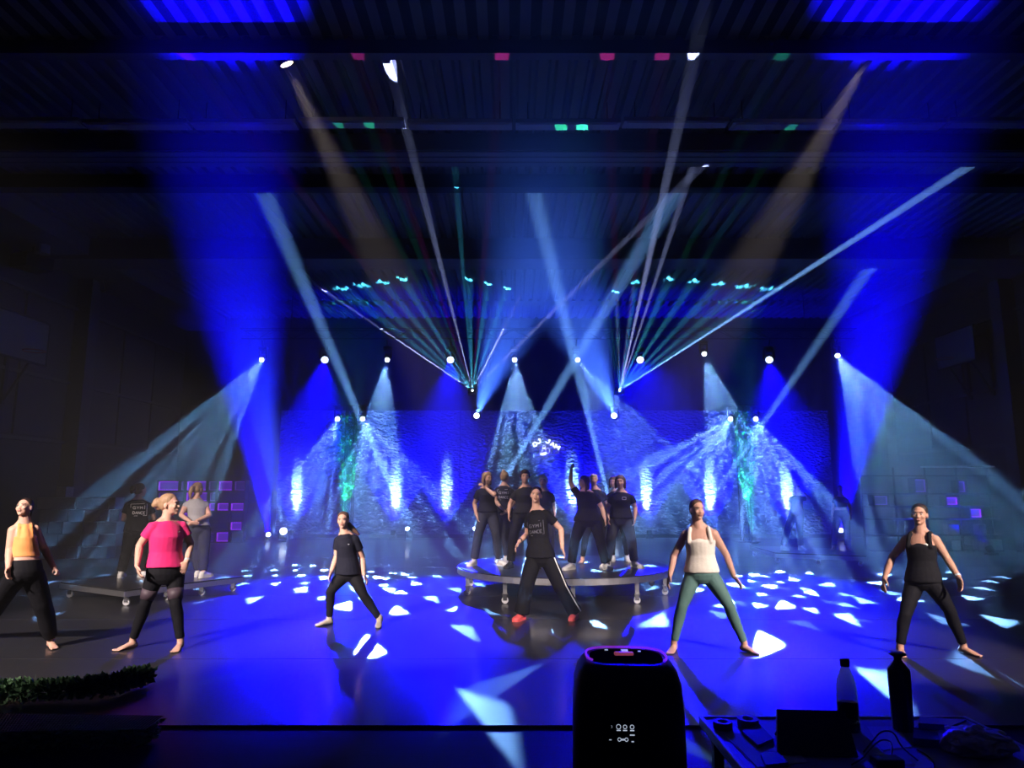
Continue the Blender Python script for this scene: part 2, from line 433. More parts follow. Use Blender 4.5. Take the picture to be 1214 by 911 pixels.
def orient(d): return Vector(d).to_track_quat('Z', 'Y').to_matrix()
def moving_head(lens, target, label, group, lensm='lens_white', r=0.075, hung=True, drop=None, bar=None):
    lens = Vector(lens); d = (Vector(target) - lens).normalized(); Q = orient(d)
    piv = lens - d * 0.2
    sg = 1 if hung else -1
    t = thing('moving_head', (piv.x, piv.y, piv.z + sg * 0.36), label, 'stage light', group)
    MB().lathe(piv, [(r * 0.7, -0.17), (r * 1.15, -0.13), (r * 1.2, 0.05), (r * 1.12, 0.185)], 18, Q).build('head', M['black_plastic'], t)
    MB().lathe(piv, [(r, 0.186), (r, 0.192), (r * 0.8, 0.2)], 18, Q).build('lens', M[lensm], t)
    yk = MB()
    for s in (-1, 1): yk.lohi((piv.x + s * r * 1.5 - 0.015, piv.y - 0.05, min(piv.z - sg * 0.04, piv.z + sg * 0.24)), (piv.x + s * r * 1.5 + 0.015, piv.y + 0.05, max(piv.z - sg * 0.04, piv.z + sg * 0.24)))
    yk.lohi((piv.x - r * 1.5, piv.y - 0.05, piv.z + sg * 0.24 - 0.015), (piv.x + r * 1.5, piv.y + 0.05, piv.z + sg * 0.24 + 0.015)).build('yoke', M['black_plastic'], t)
    MB().box((piv.x, piv.y, piv.z + sg * 0.31), (0.26, 0.2, 0.1), None, 0.015).build('base', M['black_plastic'], t)
    if hung:
        if drop:                          # pipe straight up, then an elbow over to the truss chord
            MB().path([(piv.x, piv.y, piv.z + 0.35), (piv.x, piv.y, piv.z + 0.6), (piv.x, piv.y, drop - 0.08), (piv.x, piv.y + (TY - piv.y) * 0.12, drop), (piv.x, TY, drop)], 0.02, 8).build('drop_pipe', M['black'], t)
        else:
            by, bz = bar or (TY, zt + 0.62)
            MB().tube((piv.x, piv.y, piv.z + 0.34), (piv.x, by, bz - 0.026), 0.025, None, 8).build('clamp', M['black'], t)
    return t, lens + d * 0.012

# --- row on the truss: gobo fans and blue washes
FAN = 320000; G1 = 'moving heads along the flown truss'
fans = [  # px, py, floor target px, cone, power, roll, label
    (310, 427, (120, 696), 17, 0.5, 0.3, 'moving head at the truss end above the violet box wall throwing a striped fan'),
    (459, 427, (428, 690), 13, 0.9, 1.2, 'moving head on the truss fanning down above the green-lit totem'),
    (610, 427, (628, 708), 13, 0.9, 2.2, 'moving head on the truss fanning down over the round platform'),
    (685, 427, (850, 700), 15, 0.6, 0.9, 'moving head on the truss between the two lasers throwing a pale fan'),
    (835, 420, (915, 697), 12.5, 1.2, 1.7, 'moving head on the truss fanning down behind the cream tank top dancer'),
    (993, 422, (1165, 698), 19, 0.8, 0.5, 'moving head at the truss end above the low far platform throwing a wide fan')]
for (px, py, tg, ang, pw_, roll, lab) in fans:
    t, l = moving_head(at(px, py, TY), ground(*tg), lab, G1)
    adopt(spot('fan_light', l, ground(*tg), FAN * pw_, PALE, ang, 0.1, 0.03, True, roll), t)
for px in (385, 534, 759, 912):
    tg = ground(px + (px - 650) * 0.15, 712 if px != 759 else 850)
    t, l = moving_head(at(px, 427, TY), tg, 'round blue wash moving head on the truss ' + {385: 'above the bright round floor head', 534: 'beside the laser nearer the girl', 759: 'beside the laser nearer the cream tank top', 912: 'above the low far platform'}[px], 'blue wash heads on the truss', 'lens_blue', 0.11)
    adopt(spot('wash_light', l, tg, 38000 if px in (385, 912) else 22000 if px == 534 else 18000, BLUE, 20, 0.9, 0.1), t)

# --- totems with ivy carrying two heads each
def totem(px, lab):
    b = at(px, 560, 22.8); zt_ = zat(482, 22.8)
    t = thing('totem_truss', (b.x, 22.8, 0), lab, 'truss', 'lit totem trusses')
    for sx in (-1, 1):
        for sy in (-1, 1):
            MB().tube((b.x + sx * 0.14, 22.8 + sy * 0.14, 0.02), (b.x + sx * 0.14, 22.8 + sy * 0.14, zt_), 0.022, None, 8).build('chord', M['black'], t)
    mb = MB(); n = 11
    for k in range(n):
        z0, z1 = zt_ * k / n, zt_ * (k + 1) / n; s = 1 if k % 2 else -1
        for sy in (-1, 1): mb.tube((b.x - s * 0.14, 22.8 + sy * 0.14, z0), (b.x + s * 0.14, 22.8 + sy * 0.14, z1), 0.01, None, 6)
        for sx in (-1, 1): mb.tube((b.x + sx * 0.14, 22.8 - s * 0.14, z0), (b.x + sx * 0.14, 22.8 + s * 0.14, z1), 0.01, None, 6)
    mb.build('web', M['black'], t, kind='stuff')
    MB().box((b.x, 22.8, 0.012), (0.7, 0.7, 0.024)).build('base_plate', M['black'], t)
    MB().tube((b.x - 0.62, 22.8, zt_ + 0.03), (b.x + 0.62, 22.8, zt_ + 0.03), 0.024, None, 8).build('cross_bar', M['black'], t)
    return b
b1 = totem(414, 'black totem truss wrapped in green ivy beside the girl in beige socks')
b2 = totem(881, 'black totem truss wrapped in green ivy behind the white tank top dancer')
def ivy(name, c, w, z0, z1, n, m, lab, cat):
    mb = MB()
    for k in range(n):
        u = random.random(); z = z0 + (z1 - z0) * u
        ww = w * (0.35 + 0.75 * u) * (1 if random.random() < 0.8 else 1.4)
        lim = 0.24 if u > 0.62 else 0.6
        p = Vector((c.x + max(-lim, min(lim, random.gauss(0, ww * 0.42))), c.y - 0.2 + random.gauss(0, 0.05), z))
        a = Vector((random.uniform(-1, 1), random.uniform(-0.5, 0.2), random.uniform(-1, 0.4))).normalized() * random.uniform(0.05, 0.1)
        s = a.cross(Vector((random.uniform(-1, 1), 1, random.uniform(-1, 1)))).normalized() * a.length * 0.45
        mb.add([p, p + a * 0.5 + s, p + a, p + a * 0.5 - s], [(0, 1, 2, 3)])
    o = mb.build(name, M[m], fixn=False); tag(o, lab, cat); o['kind'] = 'stuff'; return o
for b, lab in ((b1, 'bushy green ivy hanging on the totem beside the girl in socks'), (b2, 'bushy green ivy hanging on the totem behind the white tank top dancer')):
    ivy('ivy_curtain', b, 0.5, zat(592, 22.8), zat(490, 22.8), 900, 'leaf', lab, 'ivy')
    q = Vector((b.x, 22.1, 0.1))
    t = thing('par_can', (q.x, q.y, 0), 'small floor par can aiming green light at the ivy ' + ('near the girl in socks' if b is b1 else 'behind the tank top'), 'stage light', 'floor par cans')
    MB().lathe(q, [(0.06, -0.04), (0.08, 0.0), (0.08, 0.1)], 14, orient((0, 0.28, 1))).build('can', M['black'], t)
    MB().lohi((q.x - 0.1, q.y - 0.1, 0), (q.x + 0.1, q.y + 0.1, 0.03)).build('foot', M['black'], t)
    adopt(spot('green_light', q + Vector((0, 0.05, 0.14)), (b.x, 22.62, 2.6), 9500, GREEN, 20, 0.7, 0.03), t)
G2 = 'moving heads on the totem cross bars'
for (px, py, tg, ang, pw_, roll, lab) in (
        (400, 497, (325, 683), 14, 0.7, 0.7, 'moving head on the ivy totem nearer the girl fanning outward'),
        (430, 497, (512, 710), 14, 0.9, 0.1, 'moving head on the ivy totem fanning toward the round platform'),
        (866, 497, (705, 702), 16, 0.8, 1.1, 'moving head on the far ivy totem fanning toward the round platform'),
        (896, 497, (962, 703), 14.5, 0.9, 0.4, 'moving head on the far ivy totem fanning toward the low right platform')):
    t, l = moving_head(at(px, py, 22.6), ground(*tg), lab, G2, bar=(22.8, zat(482, 22.8) + 0.03))
    adopt(spot('fan_light', l, ground(*tg), FAN * pw_, PALE, ang, 0.1, 0.03, True, roll), t)

# --- floor and flown beam heads: (lens px, Y, aim px, aim Y, angle, power, colour, lens, label, hung)
for (px, py, Y, tx, ty, tY, ang, pw_, col, lm, r, lab, hung) in (
        (483, 627, 23.0, 305, 208, 13.39, 2.0, 520000, ICE, 'lens_white', 0.07, 'floor moving head shooting a narrow pale beam up past the ivy totem', False),
        (563, 627, 23.0, 812, 208, 13.39, 2.0, 520000, ICE, 'lens_white', 0.07, 'floor moving head behind the turned dancer sending a pale beam upward', False),
        (730, 627, 23.0, 628, 208, 13.39, 2.0, 520000, ICE, 'lens_white', 0.07, 'floor moving head behind the raised fist dancer sending a pale beam upward', False),
        (818, 630, 23.0, 1040, 304, 17.5, 2.0, 480000, ICE, 'lens_white', 0.07, 'floor moving head behind the white tank top dancer beaming outward', False),
        (336, 630, 22.5, 285, 330, 8.0, 3.0, 40000, ICE, 'lens_white', 0.11, 'floor moving head with a bright round lens beside the light boxes', False),
        (565, 493, 21.95, 650, 260, 9.5, 10.0, 90000, (0.05, 0.16, 1.0), 'lens_white', 0.09, 'small beam head hung under the laser nearer the girl in socks', True),
        (728, 493, 21.95, 640, 260, 9.5, 10.0, 90000, (0.05, 0.16, 1.0), 'lens_white', 0.09, 'small beam head hung under the laser nearer the cream tank top dancer', True),
        (318, 634, 23.2, 252, 60, 8.2, 9.0, 400000, BLUE, 'lens_blue', 0.08, 'floor wash head sending a broad deep blue column past the light boxes', False),
        (997, 629, 23.2, 1088, 60, 8.2, 9.0, 400000, BLUE, 'lens_blue', 0.08, 'floor wash head sending a broad deep blue column behind the crop top dancer', False)):
    s, e = at(px, py, Y), at(tx, ty, tY)
    t, l = moving_head(s, e, lab, 'beam heads', lm, r, hung, zt + 0.594 if hung else None)
    adopt(spot('beam_light', l, e, pw_, col, ang, 1.0 if ang > 8 else 0.35, 0.05), t)
    if not hung:                          # heads stand on low black risers
        zb_ = l.z - 0.6
        if zb_ > 0.02:
            MB().box((WPOS[t.name].x, WPOS[t.name].y, (t.location.z) / 2), (0.4, 0.4, max(0.02, t.location.z))).build('riser', M['black'], t)
# --- lasers
LV = (0.42, 0.5, 1.0); LT = (0.06, 0.5, 0.75)
def deck(px, py): return ground(px, py, ZD)
def laser(px, py, lab, beams, sheets, dots):
    s = at(px, py, 21.3)
    t = thing('laser_projector', (s.x, s.y + 0.16, s.z + 0.1), lab, 'laser', 'laser projectors')
    MB().box((s.x, s.y + 0.2, s.z), (0.3, 0.34, 0.2), None, 0.01).build('body', M['black'], t)
    MB().tube((s.x, s.y + 0.03, s.z), (s.x, s.y + 0.025, s.z), 0.03, None, 14).build('aperture', M['lens_white'], t)
    MB().tube((s.x, s.y + 0.2, s.z + 0.1), (s.x, TY, zt + 0.594), 0.02, None, 8).build('drop_pipe', M['black'], t)
    for (tx, ty, pw_, col) in beams:
        adopt(spot('laser_beam', s, deck(tx, ty), pw_ * 0.75, col, 0.26, 0.3, 0.008), t)
    for (a, b, n, pw_) in sheets:
        n = max(3, round(n * 0.6))
        for k in range(n):
            f = (k + 0.5) / n
            adopt(spot('laser_sheet', s, deck(a[0] + (b[0] - a[0]) * f, a[1] + (b[1] - a[1]) * f), pw_ * 0.17, LT, 5.0, 1.0, 0.008), t)
    for (tx, ty, tY, col) in dots:
        adopt(spot('laser_dot', s, at(tx, ty, tY), 14000, col, 0.22, 0.3, 0.008), t)
LP = 500000
laser(560, 463, 'black laser projector hung on the side of the girl in socks', [(385, 345, LP * 4, LV), (463, 80, LP * 0.6, LV), (538, 180, LP * 0.3, LT), (620, 345, LP * 5, LV), (880, 150, LP * 0.6, LV)],
      [((395, 345), (490, 330), 7, 280000), ((545, 330), (612, 345), 5, 280000)],
      [(222, 72, 8.98, MAGENTA), (425, 72, 8.98, MAGENTA), (595, 69, 8.98, MAGENTA), (402, 153, 10.5, GREEN), (438, 152, 10.5, GREEN)])
laser(735, 463, 'black laser projector hung on the side of the cream tank top dancer', [(660, 375, LP * 6, LV), (842, -20, LP, LV), (830, 170, LP * 0.6, LV), (1214, 155, LP * 4, (0.2, 0.45, 1.0))],
      [((672, 375), (765, 330), 6, 280000), ((778, 330), (925, 345), 8, 280000)],
      [(720, 69, 8.98, MAGENTA), (785, 67, 8.98, MAGENTA), (665, 150, 10.5, GREEN), (690, 150, 10.5, GREEN), (938, 148, 10.5, GREEN), (926, 65, 8.98, GREEN)])

# --- par cans grazing the crinkled backdrop from below
UP = (0.42, 0.9, 1.0)
for px, lab in ((353, 'near the bright round floor head'), (470, 'beside the slim beam head under the backdrop'), (530, 'under the backdrop between ivy totem and turned dancer'),
                (678, 'under the backdrop behind the raised fist dancer'), (765, 'under the backdrop just past the round platform'),
                (840, 'under the backdrop behind the white tank top dancer'), (931, 'under the backdrop behind the low right platform')):
    q = Vector((bx(px), YP - 0.42, 0.14))
    t = thing('uplight', (q.x, q.y, 0), 'small black par can on the floor ' + lab, 'stage light', 'backdrop uplights')
    MB().lathe(q, [(0.07, -0.06), (0.09, 0.0), (0.09, 0.12)], 14, orient((0, 0.25, 1))).build('can', M['black'], t)
    MB().lohi((q.x - 0.12, q.y - 0.1, 0), (q.x + 0.12, q.y + 0.1, 0.08)).build('foot', M['black'], t)
    adopt(spot('uplight_light', q + Vector((0, 0.04, 0.15)), (q.x, YP - 0.02, 1.5), 4200, UP, 20, 0.8, 0.04), t)
    adopt(spot('uplight_blue', q + Vector((0, 0.0, 0.15)), (q.x, YP - 0.05, 3.5), 3800, BLUE, 70, 0.6, 0.04), t)

# --- front light: the two profile spots under the bar and their sisters over the audience
WARM = (1.0, 0.83, 0.76)
def profile(lens, target, pw_, ang, lab, lm='lens_warm', top=None, r=0.09, col=WARM, pole=None, lname='profile_light'):
    lens = Vector(lens); d = (Vector(target) - lens).normalized(); Q = orient(d)
    t = thing('profile_spot', (lens.x, lens.y, lens.z + 0.25), lab, 'spotlight', 'warm profile spots')
    c = lens - d * 0.3
    MB().lathe(c, [(r * 0.8, -0.12), (r, -0.08), (r, 0.2), (r * 1.25, 0.22), (r * 1.25, 0.3)], 18, Q).build('barrel', M['black'], t)
    MB().lathe(c, [(r * 1.05, 0.301), (r * 1.05, 0.306)], 18, Q).build('lens', M[lm], t)
    MB().box((c.x, c.y, c.z + 0.16), (0.24, 0.04, 0.03)).box((c.x - 0.12, c.y, c.z + 0.08), (0.012, 0.04, 0.18)).box((c.x + 0.12, c.y, c.z + 0.08), (0.012, 0.04, 0.18)).build('yoke', M['black'], t)
    MB().tube((c.x, c.y, c.z + 0.16), (c.x, c.y, top) if pole is None else (pole[0], pole[1], c.z + 0.16), 0.015, None, 8).build('hook', M['black'], t)
    adopt(spot(lname, lens + d * 0.02, target, pw_, col, ang, 0.5, 0.06), t)
profile(at(340, 76, 9.25), at(598, 612, 12.0), 3000, 14, 'black profile spot under the front bar above the garland side of the stage', top=zb0 + 0.1)
profile(at(1029, 66, 9.25), at(722, 612, 12.0), 4200, 14, 'black profile spot under the front bar with a bright tilted lens', top=zb0 + 0.1)
# front of house: the dancers are lit warm from the audience side, from both flanks; the lamps hang behind the camera
BOOM = {-1: (-7.9, -1.0), 1: (8.3, -1.0)}
for sd_, (x, y) in BOOM.items():
    t = thing('light_boom', (x, y, -0.02), 'tall black lighting boom standing beside the audience on the ' + ('garland' if sd_ < 0 else 'table') + ' side', 'stand')
    MB().tube((x, y, 0.0), (x, y, 7.8), 0.025, None, 10).build('pole', M['black'], t)
    MB().lathe((x, y, -0.02), [(0.4, 0.0), (0.4, 0.03), (0.05, 0.05)], 24).build('base', M['black'], t)
for (sd_, z, px, py, Y_, pw_, ang, who, nm_) in ((-1, 5.9, 140, 672, 8.3, 11500, 29, 'the dancers in orange and pink', 'house_left_outer_offscreen'), (-1, 6.5, 520, 676, 9.0, 8500, 19, 'the girl in socks', 'house_left_inner_offscreen'),
                                  (1, 6.5, 815, 688, 7.6, 9500, 17, 'the cream tank top', 'house_right_inner_offscreen'), (1, 5.9, 1100, 692, 7.3, 9500, 17, 'the black tank top', 'house_right_outer_offscreen')):
    tg = at(px, py, Y_); p_ = BOOM[sd_]
    profile((p_[0] - sd_ * 0.4, p_[1] + 0.3, z), tg, pw_, ang, 'black profile spot on the audience boom aimed at ' + who, pole=p_, lname=nm_)

# ================================================================== people
SKIN = mat('skin', (0.62, 0.36, 0.27), 0.5, 0, 0.06, 20, spec=0.35)
SKIN_B = mat('skin_tanned', (0.5, 0.27, 0.19), 0.5, 0, 0.06, 20, spec=0.35)
CL = {
    'orange': mat('orange_jersey', (0.86, 0.34, 0.10), 0.75, 0, 0.06, 15, 0.15, 18, sheen=0.2),
    'pink': mat('magenta_jersey', (0.74, 0.012, 0.16), 0.75, 0, 0.08, 15, 0.25, 14, sheen=0.2),
    'cream': mat('cream_jersey', (0.82, 0.76, 0.66), 0.8, 0, 0.05, 15, 0.2, 16, sheen=0.2),
    'black': mat('black_jersey', (0.010, 0.010, 0.013), 0.8, 0, 0.2, 12, 0.25, 14, spec=0.15),
    'blackpants': mat('black_trousers', (0.008, 0.008, 0.011), 0.75, 0, 0.2, 12, 0.3, 12, spec=0.15),
    'navy': mat('navy_jersey', (0.013, 0.014, 0.026), 0.8, 0, 0.2, 12, 0.25, 14, spec=0.15),
    'grey': mat('grey_jersey', (0.36, 0.35, 0.37), 0.85, 0, 0.2, 60, 0.2, 14, spec=0.15),
    'jeans': mat('dark_denim', (0.035, 0.038, 0.06), 0.85, 0, 0.25, 30, 0.2, 14, spec=0.15),
    'teal': mat('teal_leggings', (0.10, 0.20, 0.18), 0.7, 0, 0.1, 14, 0.15, 14),
    'sheer': mat('sheer_mesh_panel', (0.06, 0.04, 0.055), 0.6, 0, 0.1, 40),
    'white': mat('white_leather', (0.75, 0.73, 0.7), 0.5, 0, 0.06, 14),
    'beige': mat('beige_sock', (0.42, 0.36, 0.28), 0.85, 0, 0.1, 20, 0.2, 40),
    'red': mat('red_shoe', (0.7, 0.10, 0.10), 0.5, 0, 0.1, 14),
    'blackshoe': mat('black_shoe', (0.012, 0.012, 0.014), 0.4, 0, 0.1, 14),
    'print': mat('grey_print', (0.45, 0.45, 0.5), 0.7, 0, 0.05, 10),
    'print_dim': mat('dim_print', (0.10, 0.10, 0.12), 0.7, 0, 0.05, 10),
    'watch': mat('watch', (0.7, 0.7, 0.72), 0.3, 0.5, 0.05, 10),
    'band': mat('black_band', (0.01, 0.01, 0.012), 0.5, 0, 0.1, 10),
    'eye': mat('eye', (0.05, 0.03, 0.025), 0.25, 0, 0.1, 10), 'eye_white': mat('eye_white', (0.7, 0.68, 0.66), 0.3, 0, 0.02, 10),
    'lip': mat('lips', (0.42, 0.17, 0.15), 0.45, 0, 0.1, 10),
    'hair_dark': mat('dark_hair', (0.022, 0.012, 0.009), 0.45, 0, 0.4, 60, 0.4, 90, stretch=(1, 1, 0.2)),
    'hair_brown': mat('brown_hair', (0.10, 0.05, 0.03), 0.5, 0, 0.4, 60, 0.4, 90, stretch=(1, 1, 0.2)),
    'hair_blond': mat('blond_hair', (0.34, 0.21, 0.12), 0.5, 0, 0.3, 60, 0.4, 90, stretch=(1, 1, 0.2)),
    'hair_fair': mat('fair_hair', (0.72, 0.60, 0.42), 0.5, 0, 0.25, 60, 0.4, 90, stretch=(1, 1, 0.2)),
    'hair_red': mat('light_brown_hair', (0.10, 0.055, 0.038), 0.5, 0, 0.4, 60, 0.4, 90, stretch=(1, 1, 0.2)),
}
REMESH = []
def flesh(mb, name, m, root, voxel, its=4):
    o = mb.build(name, m, root, fixn=True)
    r = o.modifiers.new('r', 'REMESH'); r.mode = 'VOXEL'; r.voxel_size = voxel; r.use_smooth_shade = True
    s = o.modifiers.new('s', 'SMOOTH'); s.factor = 0.5; s.iterations = its
    REMESH.append(o); return o
def bake_flesh():
    dg = bpy.context.evaluated_depsgraph_get(); dg.update()
    for o in REMESH:
        me = bpy.data.meshes.new_from_object(o.evaluated_get(dg)); nm = o.data.name; mts = list(o.data.materials)
        o.modifiers.clear(); o.data = me
        if not me.materials:
            for q in mts: me.materials.append(q)
def rz(a): return Matrix.Rotation(math.radians(a), 3, 'Z')
def lerp(a, b, t): return a + (b - a) * t

def add_hand(mb, wrist, tip, fwd, thumb, s=1.0, curl=0.35, fist=False):
    """palm, four unequal fingers with two bends, thumb from the side of the palm. fwd: direction the palm faces; thumb: side direction"""
    d = (tip - wrist).normalized(); n = (fwd - d * fwd.dot(d)).normalized(); sd = (thumb - d * thumb.dot(d) - n * thumb.dot(n))
    sd = sd.normalized() if sd.length > 1e-4 else d.cross(n)
    L = 0.088 * s
    mb.loft([(wrist - d * 0.02 * s, sd * 0.026 * s, n * 0.019 * s), (wrist + d * 0.015 * s, sd * 0.03 * s, n * 0.018 * s),
             (wrist + d * L * 0.7, sd * 0.041 * s, n * 0.016 * s), (wrist + d * L, sd * 0.04 * s, n * 0.013 * s)], 14)
    c = 1.25 if fist else curl
    for off, ln in ((0.031, 0.068), (0.010, 0.076), (-0.011, 0.07), (-0.031, 0.055)):
        p = wrist + d * (L * 0.93) + sd * off * s; a = c * 0.6; pts = [p]
        dirv = d * math.cos(a) + n * math.sin(a) + sd * off * 2.2
        for q, seg in enumerate((0.42, 0.32, 0.26)):
            dirv = dirv.normalized(); pts.append(pts[-1] + dirv * ln * s * seg); a += c; dirv = d * math.cos(a) + n * math.sin(a) + sd * off * 1.2
        mb.chain(pts, [0.0098 * s, 0.0095 * s, 0.0088 * s, 0.0078 * s], 8)
    b = wrist + d * L * 0.25 + sd * 0.028 * s
    t1 = b + (sd * 0.7 + d * 0.7 + n * 0.25).normalized() * 0.042 * s; t2 = t1 + (d * 0.9 + sd * 0.25 + n * (0.8 if fist else 0.2)).normalized() * 0.034 * s
    mb.chain([b, t1, t2], [0.014 * s, 0.0115 * s, 0.009 * s], 8)
def add_foot(mb, ank, yaw, z0, s=1.0, toes=True):
    f = rz(yaw) @ Vector((0, -1, 0)); r = rz(yaw) @ Vector((1, 0, 0)); u = Vector((0, 0, 1))
    def P(a, b, c): return Vector((ank.x, ank.y, z0)) + f * a * s + r * b * s + u * c * s
    mb.chain([ank, P(-0.005, 0, 0.055)], [0.036 * s, 0.038 * s], 12)
    mb.loft([(P(-0.055, 0, 0.03), r * 0.02 * s, u * 0.022 * s), (P(-0.035, 0, 0.032), r * 0.031 * s, u * 0.031 * s), (P(0.02, 0, 0.038), r * 0.032 * s, u * 0.037 * s),
             (P(0.08, 0, 0.027), r * 0.039 * s, u * 0.026 * s), (P(0.125, 0, 0.018), r * 0.045 * s, u * 0.017 * s), (P(0.15, 0, 0.013), r * 0.04 * s, u * 0.011 * s)], 14)
    for k, (b, ln) in enumerate(((-0.03, 0.045), (-0.011, 0.042), (0.005, 0.036), (0.02, 0.028), (0.034, 0.02))):
        rr = 0.012 if k == 0 else 0.0085
        mb.chain([P(0.14, b, 0.013), P(0.145 + ln, b, rr + 0.001)], [rr * s, rr * s], 8)
def shoe(root, name, ank, yaw, z0, m, s=1.0, sock=None):
    f = rz(yaw) @ Vector((0, -1, 0)); r = rz(yaw) @ Vector((1, 0, 0)); u = Vector((0, 0, 1))
    def P(a, b, c): return Vector((ank.x, ank.y, z0)) + f * a * s + r * b * s + u * c * s
    mb = MB().loft([(P(-0.075, 0, 0.04), r * 0.022 * s, u * 0.03 * s), (P(-0.06, 0, 0.05), r * 0.036 * s, u * 0.047 * s), (P(0.0, 0, 0.058), r * 0.039 * s, u * 0.055 * s), (P(0.06, 0, 0.045), r * 0.043 * s, u * 0.043 * s),
                    (P(0.12, 0, 0.036), r * 0.05 * s, u * 0.033 * s), (P(0.17, 0, 0.03), r * 0.044 * s, u * 0.026 * s), (P(0.195, 0, 0.026), r * 0.025 * s, u * 0.016 * s)], 18)
    mb.tube(P(-0.005, 0, 0.07), P(-0.008, 0, 0.105), 0.044 * s, 0.042 * s, 14)
    o = mb.build(name, m, root, smooth=True)
    so = [P(a, b, 0.0) for a, b in ((-0.078, -0.02), (-0.08, 0.02), (-0.05, 0.04), (0.05, 0.043), (0.12, 0.053), (0.17, 0.046), (0.2, 0.022), (0.2, -0.022), (0.17, -0.046), (0.12, -0.053), (0.05, -0.043), (-0.05, -0.04))]
    MB().prism(so, u * 0.024 * s).build('sole', m, o)

def person(label, J, Z0=0.0, front=1, tw=0.0, head=(0, 0, 0), dy=None, hair=('tied', 'hair_dark'), top=('tee', 'black'), hem=0.05, legs=('legging', 'blackpants'),
           feet=('bare', None), fa=(-25, 25), fat=1.0, skin=None, fine=False, fist=(False, False), curl=0.35, group=None, hips_dy=0.0, ankle_h=0.085, palms=None, bust=0.0):
    dy = dy or {}; skin = skin or SKIN
    al = ground(*J['al'], Z0 + ankle_h); ar = ground(*J['ar'], Z0 + ankle_h)
    Y = dy.get('Y') or (al.y + ar.y) / 2
    if 'fY' in dy: al = at(*J['al'], dy['fY']); ar = at(*J['ar'], dy['fY']); al.z = ar.z = Z0 + ankle_h; Y = dy['fY']
    xc = (J['sl'][0] + J['sr'][0]) / 2; va = math.atan2(xc - CX, F)     # the body plane faces the viewer before its own turn
    head = (head[0] - math.degrees(va), head[1], head[2]); fa = (fa[0] - math.degrees(va), fa[1] - math.degrees(va))
    def P(k, d=0.0): return at(*J[k], Y - (J[k][0] - xc) * Y / F * math.tan(va) + dy.get(k, d))
    root = thing('person', ((al.x + ar.x) / 2, (al.y + ar.y) / 2, Z0), label, 'person', group)
    vox = 0.0068 if fine else 0.0115
    dxs = (J['sr'][0] - J['sl'][0]) * Y / F
    tws = math.tan(math.radians(tw)) * dxs / 2 
    sl, sr = P('sl', -tws), P('sr', tws)
    pl, pr = P('pl', hips_dy), P('pr', hips_dy)
    fdir = -1 if front > 0 else 1
    kl = at(*J['kl'], lerp(pl.y, al.y, 0.5) + dy.get('kl', 0.05 * fdir)); kr = at(*J['kr'], lerp(pr.y, ar.y, 0.5) + dy.get('kr', 0.05 * fdir))
    el, er, wl_, wr_ = P('el', 0.04), P('er', 0.04), P('wl', -0.05 * front), P('wr', -0.05 * front)
    hl, hr = at(*J['hl'], wl_.y + dy.get('hl', -0.03)), at(*J['hr'], wr_.y + dy.get('hr', -0.03))
    N = P('neck'); p0 = (pl + pr) / 2
    up = (N - p0).normalized(); Lt = (N - p0).length
    latS = (sr - sl).normalized(); latH = Vector((pr.x - pl.x, pr.y - pl.y, (pr.z - pl.z) * 0.5)).normalized()
    shw = (sr - sl).length / 2; hpw = (pr - pl).length / 2 + 0.078 * fat
    sc = Lt / 0.5
    def fw(t):
        la = (latH * (1 - t) + latS * t).normalized(); f = la.cross(up).normalized()     # towards the camera for la pointing right
        if f.y > 0 and abs(f.y) > 0.2: f = -f
        return la, f * front
    wst = max(0.115, (hpw + shw) / 2 * 0.80 * (0.93 + 0.07 * fat))
    PR = [(-0.17, hpw * 0.55, 0.075), (-0.08, hpw * 0.9, 0.105), (0.02, hpw, 0.118), (0.15, hpw * 0.96, 0.112), (0.30, wst * 1.06, 0.1), (0.42, wst, 0.096), (0.56, (wst + shw * 0.9) / 2, 0.112), (0.69, shw * 0.9, 0.121),
          (0.82, shw * 0.9, 0.096), (0.90, shw * 0.78, 0.078), (0.955, shw * 0.5, 0.064), (1.0, 0.062, 0.056)]
    def rings(t0, t1, m, flare=0.0, scale_d=1.0):
        ts = sorted(set([t0] + [p[0] for p in PR if t0 < p[0] < t1] + [t1])); out = []
        for t in ts:
            for i in range(len(PR) - 1):
                if PR[i][0] <= t <= PR[i + 1][0]:
                    k = (t - PR[i][0]) / (PR[i + 1][0] - PR[i][0]); hw = lerp(PR[i][1], PR[i + 1][1], k); hd = lerp(PR[i][2], PR[i + 1][2], k); break
            la, f = fw(max(0, min(1, t))); mm = m + flare * max(0, (0.5 - t))
            out.append((p0 + up * (Lt * t), la * (hw + mm), f * (hd * fat * scale_d + mm)))
        return out
    def bustballs(mb, m):
        if bust > 0:
            la, f = fw(0.66); c = p0 + up * (Lt * 0.665)
            for s in (-1, 1): mb.ball(c + la * s * shw * 0.4 + f * (0.108 * fat - 0.047), bust + m)
    # ---- head
    ht, hc = P('top', dy.get('head', -0.02 * front)), P('chin', dy.get('head', -0.02 * front))
    hs = max(0.195, min(0.24, (ht - hc).length * 1.0)) / 0.225
    hcen = (ht + hc) / 2
    R = rz(head[0]) @ Matrix.Rotation(math.radians(-head[1]), 3, 'X') @ Matrix.Rotation(math.radians(head[2]), 3, 'Y')
    def Hd(x, y, z): return hcen + R @ Vector((x, y, z)) * hs
    def HB(mb, c, r): mb.ball(Hd(*c), (r[0] * hs, r[1] * hs, r[2] * hs), R, 18, 12)
    body = MB()
    HB(body, (0, 0.014, 0.025), (0.071, 0.09, 0.083)); HB(body, (0, -0.028, -0.02), (0.06, 0.06, 0.082)); HB(body, (0, -0.03, -0.068), (0.046, 0.05, 0.038)); HB(body, (0, -0.068, -0.09), (0.02, 0.018, 0.017))
    HB(body, (0, -0.07, 0.026), (0.048, 0.018, 0.011))
